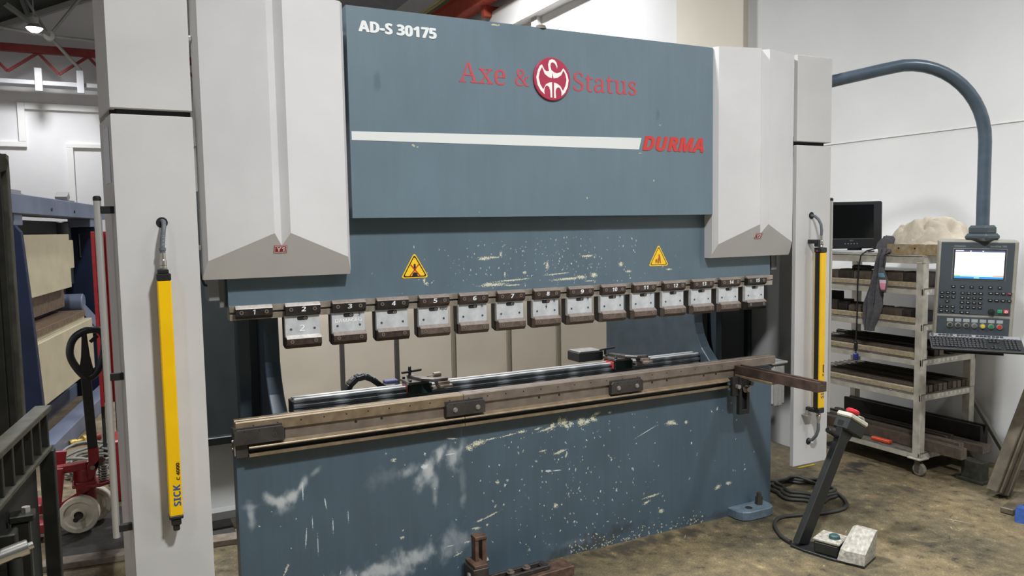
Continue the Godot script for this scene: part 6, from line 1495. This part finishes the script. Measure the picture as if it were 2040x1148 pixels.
# ------------------------------------------------------------------ far wall steelwork and crane beam
func far_end() -> void:
	var red := mottled("girder_red", "7d2d2b", "8f3835", 0.6, 0, 0.02, 1.0)
	var rod := plain("brace_grey", "a8a8a6", 0.5, 0.2)
	var t := thing("lattice_girder", "dark red lattice girder running across the far wall below the lamp", "girder", Vector3(-3.0, 4.6, -13.5))
	part(B.new().span(Vector3(-4.25, 5.09, -13.55), Vector3(1.5, 5.23, -13.43), 0.004), "top_chord", red, t)
	for k in 6:
		var x := -4.33 + k * 0.82
		part(B.new().bar(Vector3(x, 4.73, -13.5), Vector3(x + 0.50, 5.10, -13.5), 0.05, 0.05), "lattice_bar", red, t)
		part(B.new().bar(Vector3(x + 0.82, 4.73, -13.5), Vector3(x + 0.50, 5.10, -13.5), 0.05, 0.05), "lattice_bar", red, t)
	part(B.new().span(Vector3(-5.0, 4.50, -13.75), Vector3(1.5, 4.58, -13.40), 0.004), "bottom_chord", plain("chord_grey", "b9babd", 0.6), t)
	for bx in [-3.02, -2.34]: part(B.new().span(Vector3(bx - 0.06, 4.38, -13.40), Vector3(bx + 0.06, 4.80, -13.34), 0.006), "bracket", plain("bracket_pale", "c2c3c6", 0.6), t)
	# roof braces meeting beside the lamp
	t = thing("roof_brace", "grey steel brace rods crossing under the roof beside the lamp", "brace rods", Vector3(-2.9, 5.4, -12.8))
	var hub := Vector3(-2.78, 5.30, -12.9)
	for q in [[Vector3(-3.9, 5.43, -12.9), 0.026], [Vector3(-2.05, 5.28, -12.9), 0.024], [Vector3(-2.16, 6.15, -12.9), 0.026], [Vector3(-3.10, 5.9, -12.9), 0.026], [Vector3(-2.33, 4.82, -13.38), 0.030]]:
		part(B.new().cyl(hub, q[0], q[1], -1, 10), "brace_rod", rod, t)
	part(B.new().bar(Vector3(-3.40, 5.72, -12.6), hub, 0.11, 0.06, Vector3.UP, 0.003), "brace_channel", plain("brace_channel", "8b8d88", 0.5, 0.2), t)
	part(B.new().cyl(hub + Vector3(0, 0, 0.05), hub - Vector3(0, 0, 0.05), 0.10, -1, 16, 0.01), "gusset", rod, t)
	part(B.new().bar(Vector3(-5.6, 4.66, -13.8), Vector3(0.4, 7.46, -13.8), 0.12, 0.10, Vector3.UP, 0.003), "verge_channel", rod, t)
	# crane beam along the side wall
	var rust := mottled("crane_red", "9e4230", "b5533c", 0.55, 0, 0.02, 1.0)
	t = thing("crane_beam", "rust-red crane runway beam with coloured conductor rails, above the press brake", "crane beam", Vector3(3.2, 5.0, -5))
	part(B.new().prism(poly([[3.10, 5.06], [3.30, 5.06], [3.30, 5.08], [3.21, 5.09], [3.21, 5.38], [3.30, 5.39], [3.30, 5.41], [3.10, 5.41], [3.10, 5.39], [3.19, 5.38], [3.19, 5.09], [3.10, 5.08]]), -13.9, -1.0), "beam", rust, t)
	part(B.new().span(Vector3(3.17, 5.41, -13.9), Vector3(3.23, 5.45, -1.0), 0.004), "crane_rail", plain("crane_rail", "5a4a44", 0.5, 0.3), t)
	for k in 5: part(B.new().span(Vector3(3.21, 4.90, -12.0 + k * 2.35), Vector3(3.48, 5.06, -11.9 + k * 2.35), 0.004), "wall_bracket", rust, t)
	var cs := ["c7bf86", "b9b48e", "cdc58a", "8d7a4a", "3f8f8d"]
	for k in 5: part(B.new().span(Vector3(2.97 + k * 0.030, 5.405 - k * 0.004, -13.9), Vector3(2.985 + k * 0.030, 5.435 - k * 0.004, -1.0), 0.002), "conductor_rail", plain("conductor_" + cs[k], cs[k], 0.5), t)
	structure(B.new().span(Vector3(3.34, 4.62, -13.9), Vector3(3.52, 4.98, -1.0), 0.01), "shade_trim_6", plain("wall_shade_grey", "c4c3c1", 0.7))  # grey strip shaped as a ledge stands in for the shaded wall
	structure(B.new().bar(Vector3(0.6, 7.4, -8.6), Vector3(3.5, 6.05, -8.6), 0.18, 0.30, Vector3.UP, 0.004), "trim_7", plain("rafter_dark", "3d3f3f", 0.6))
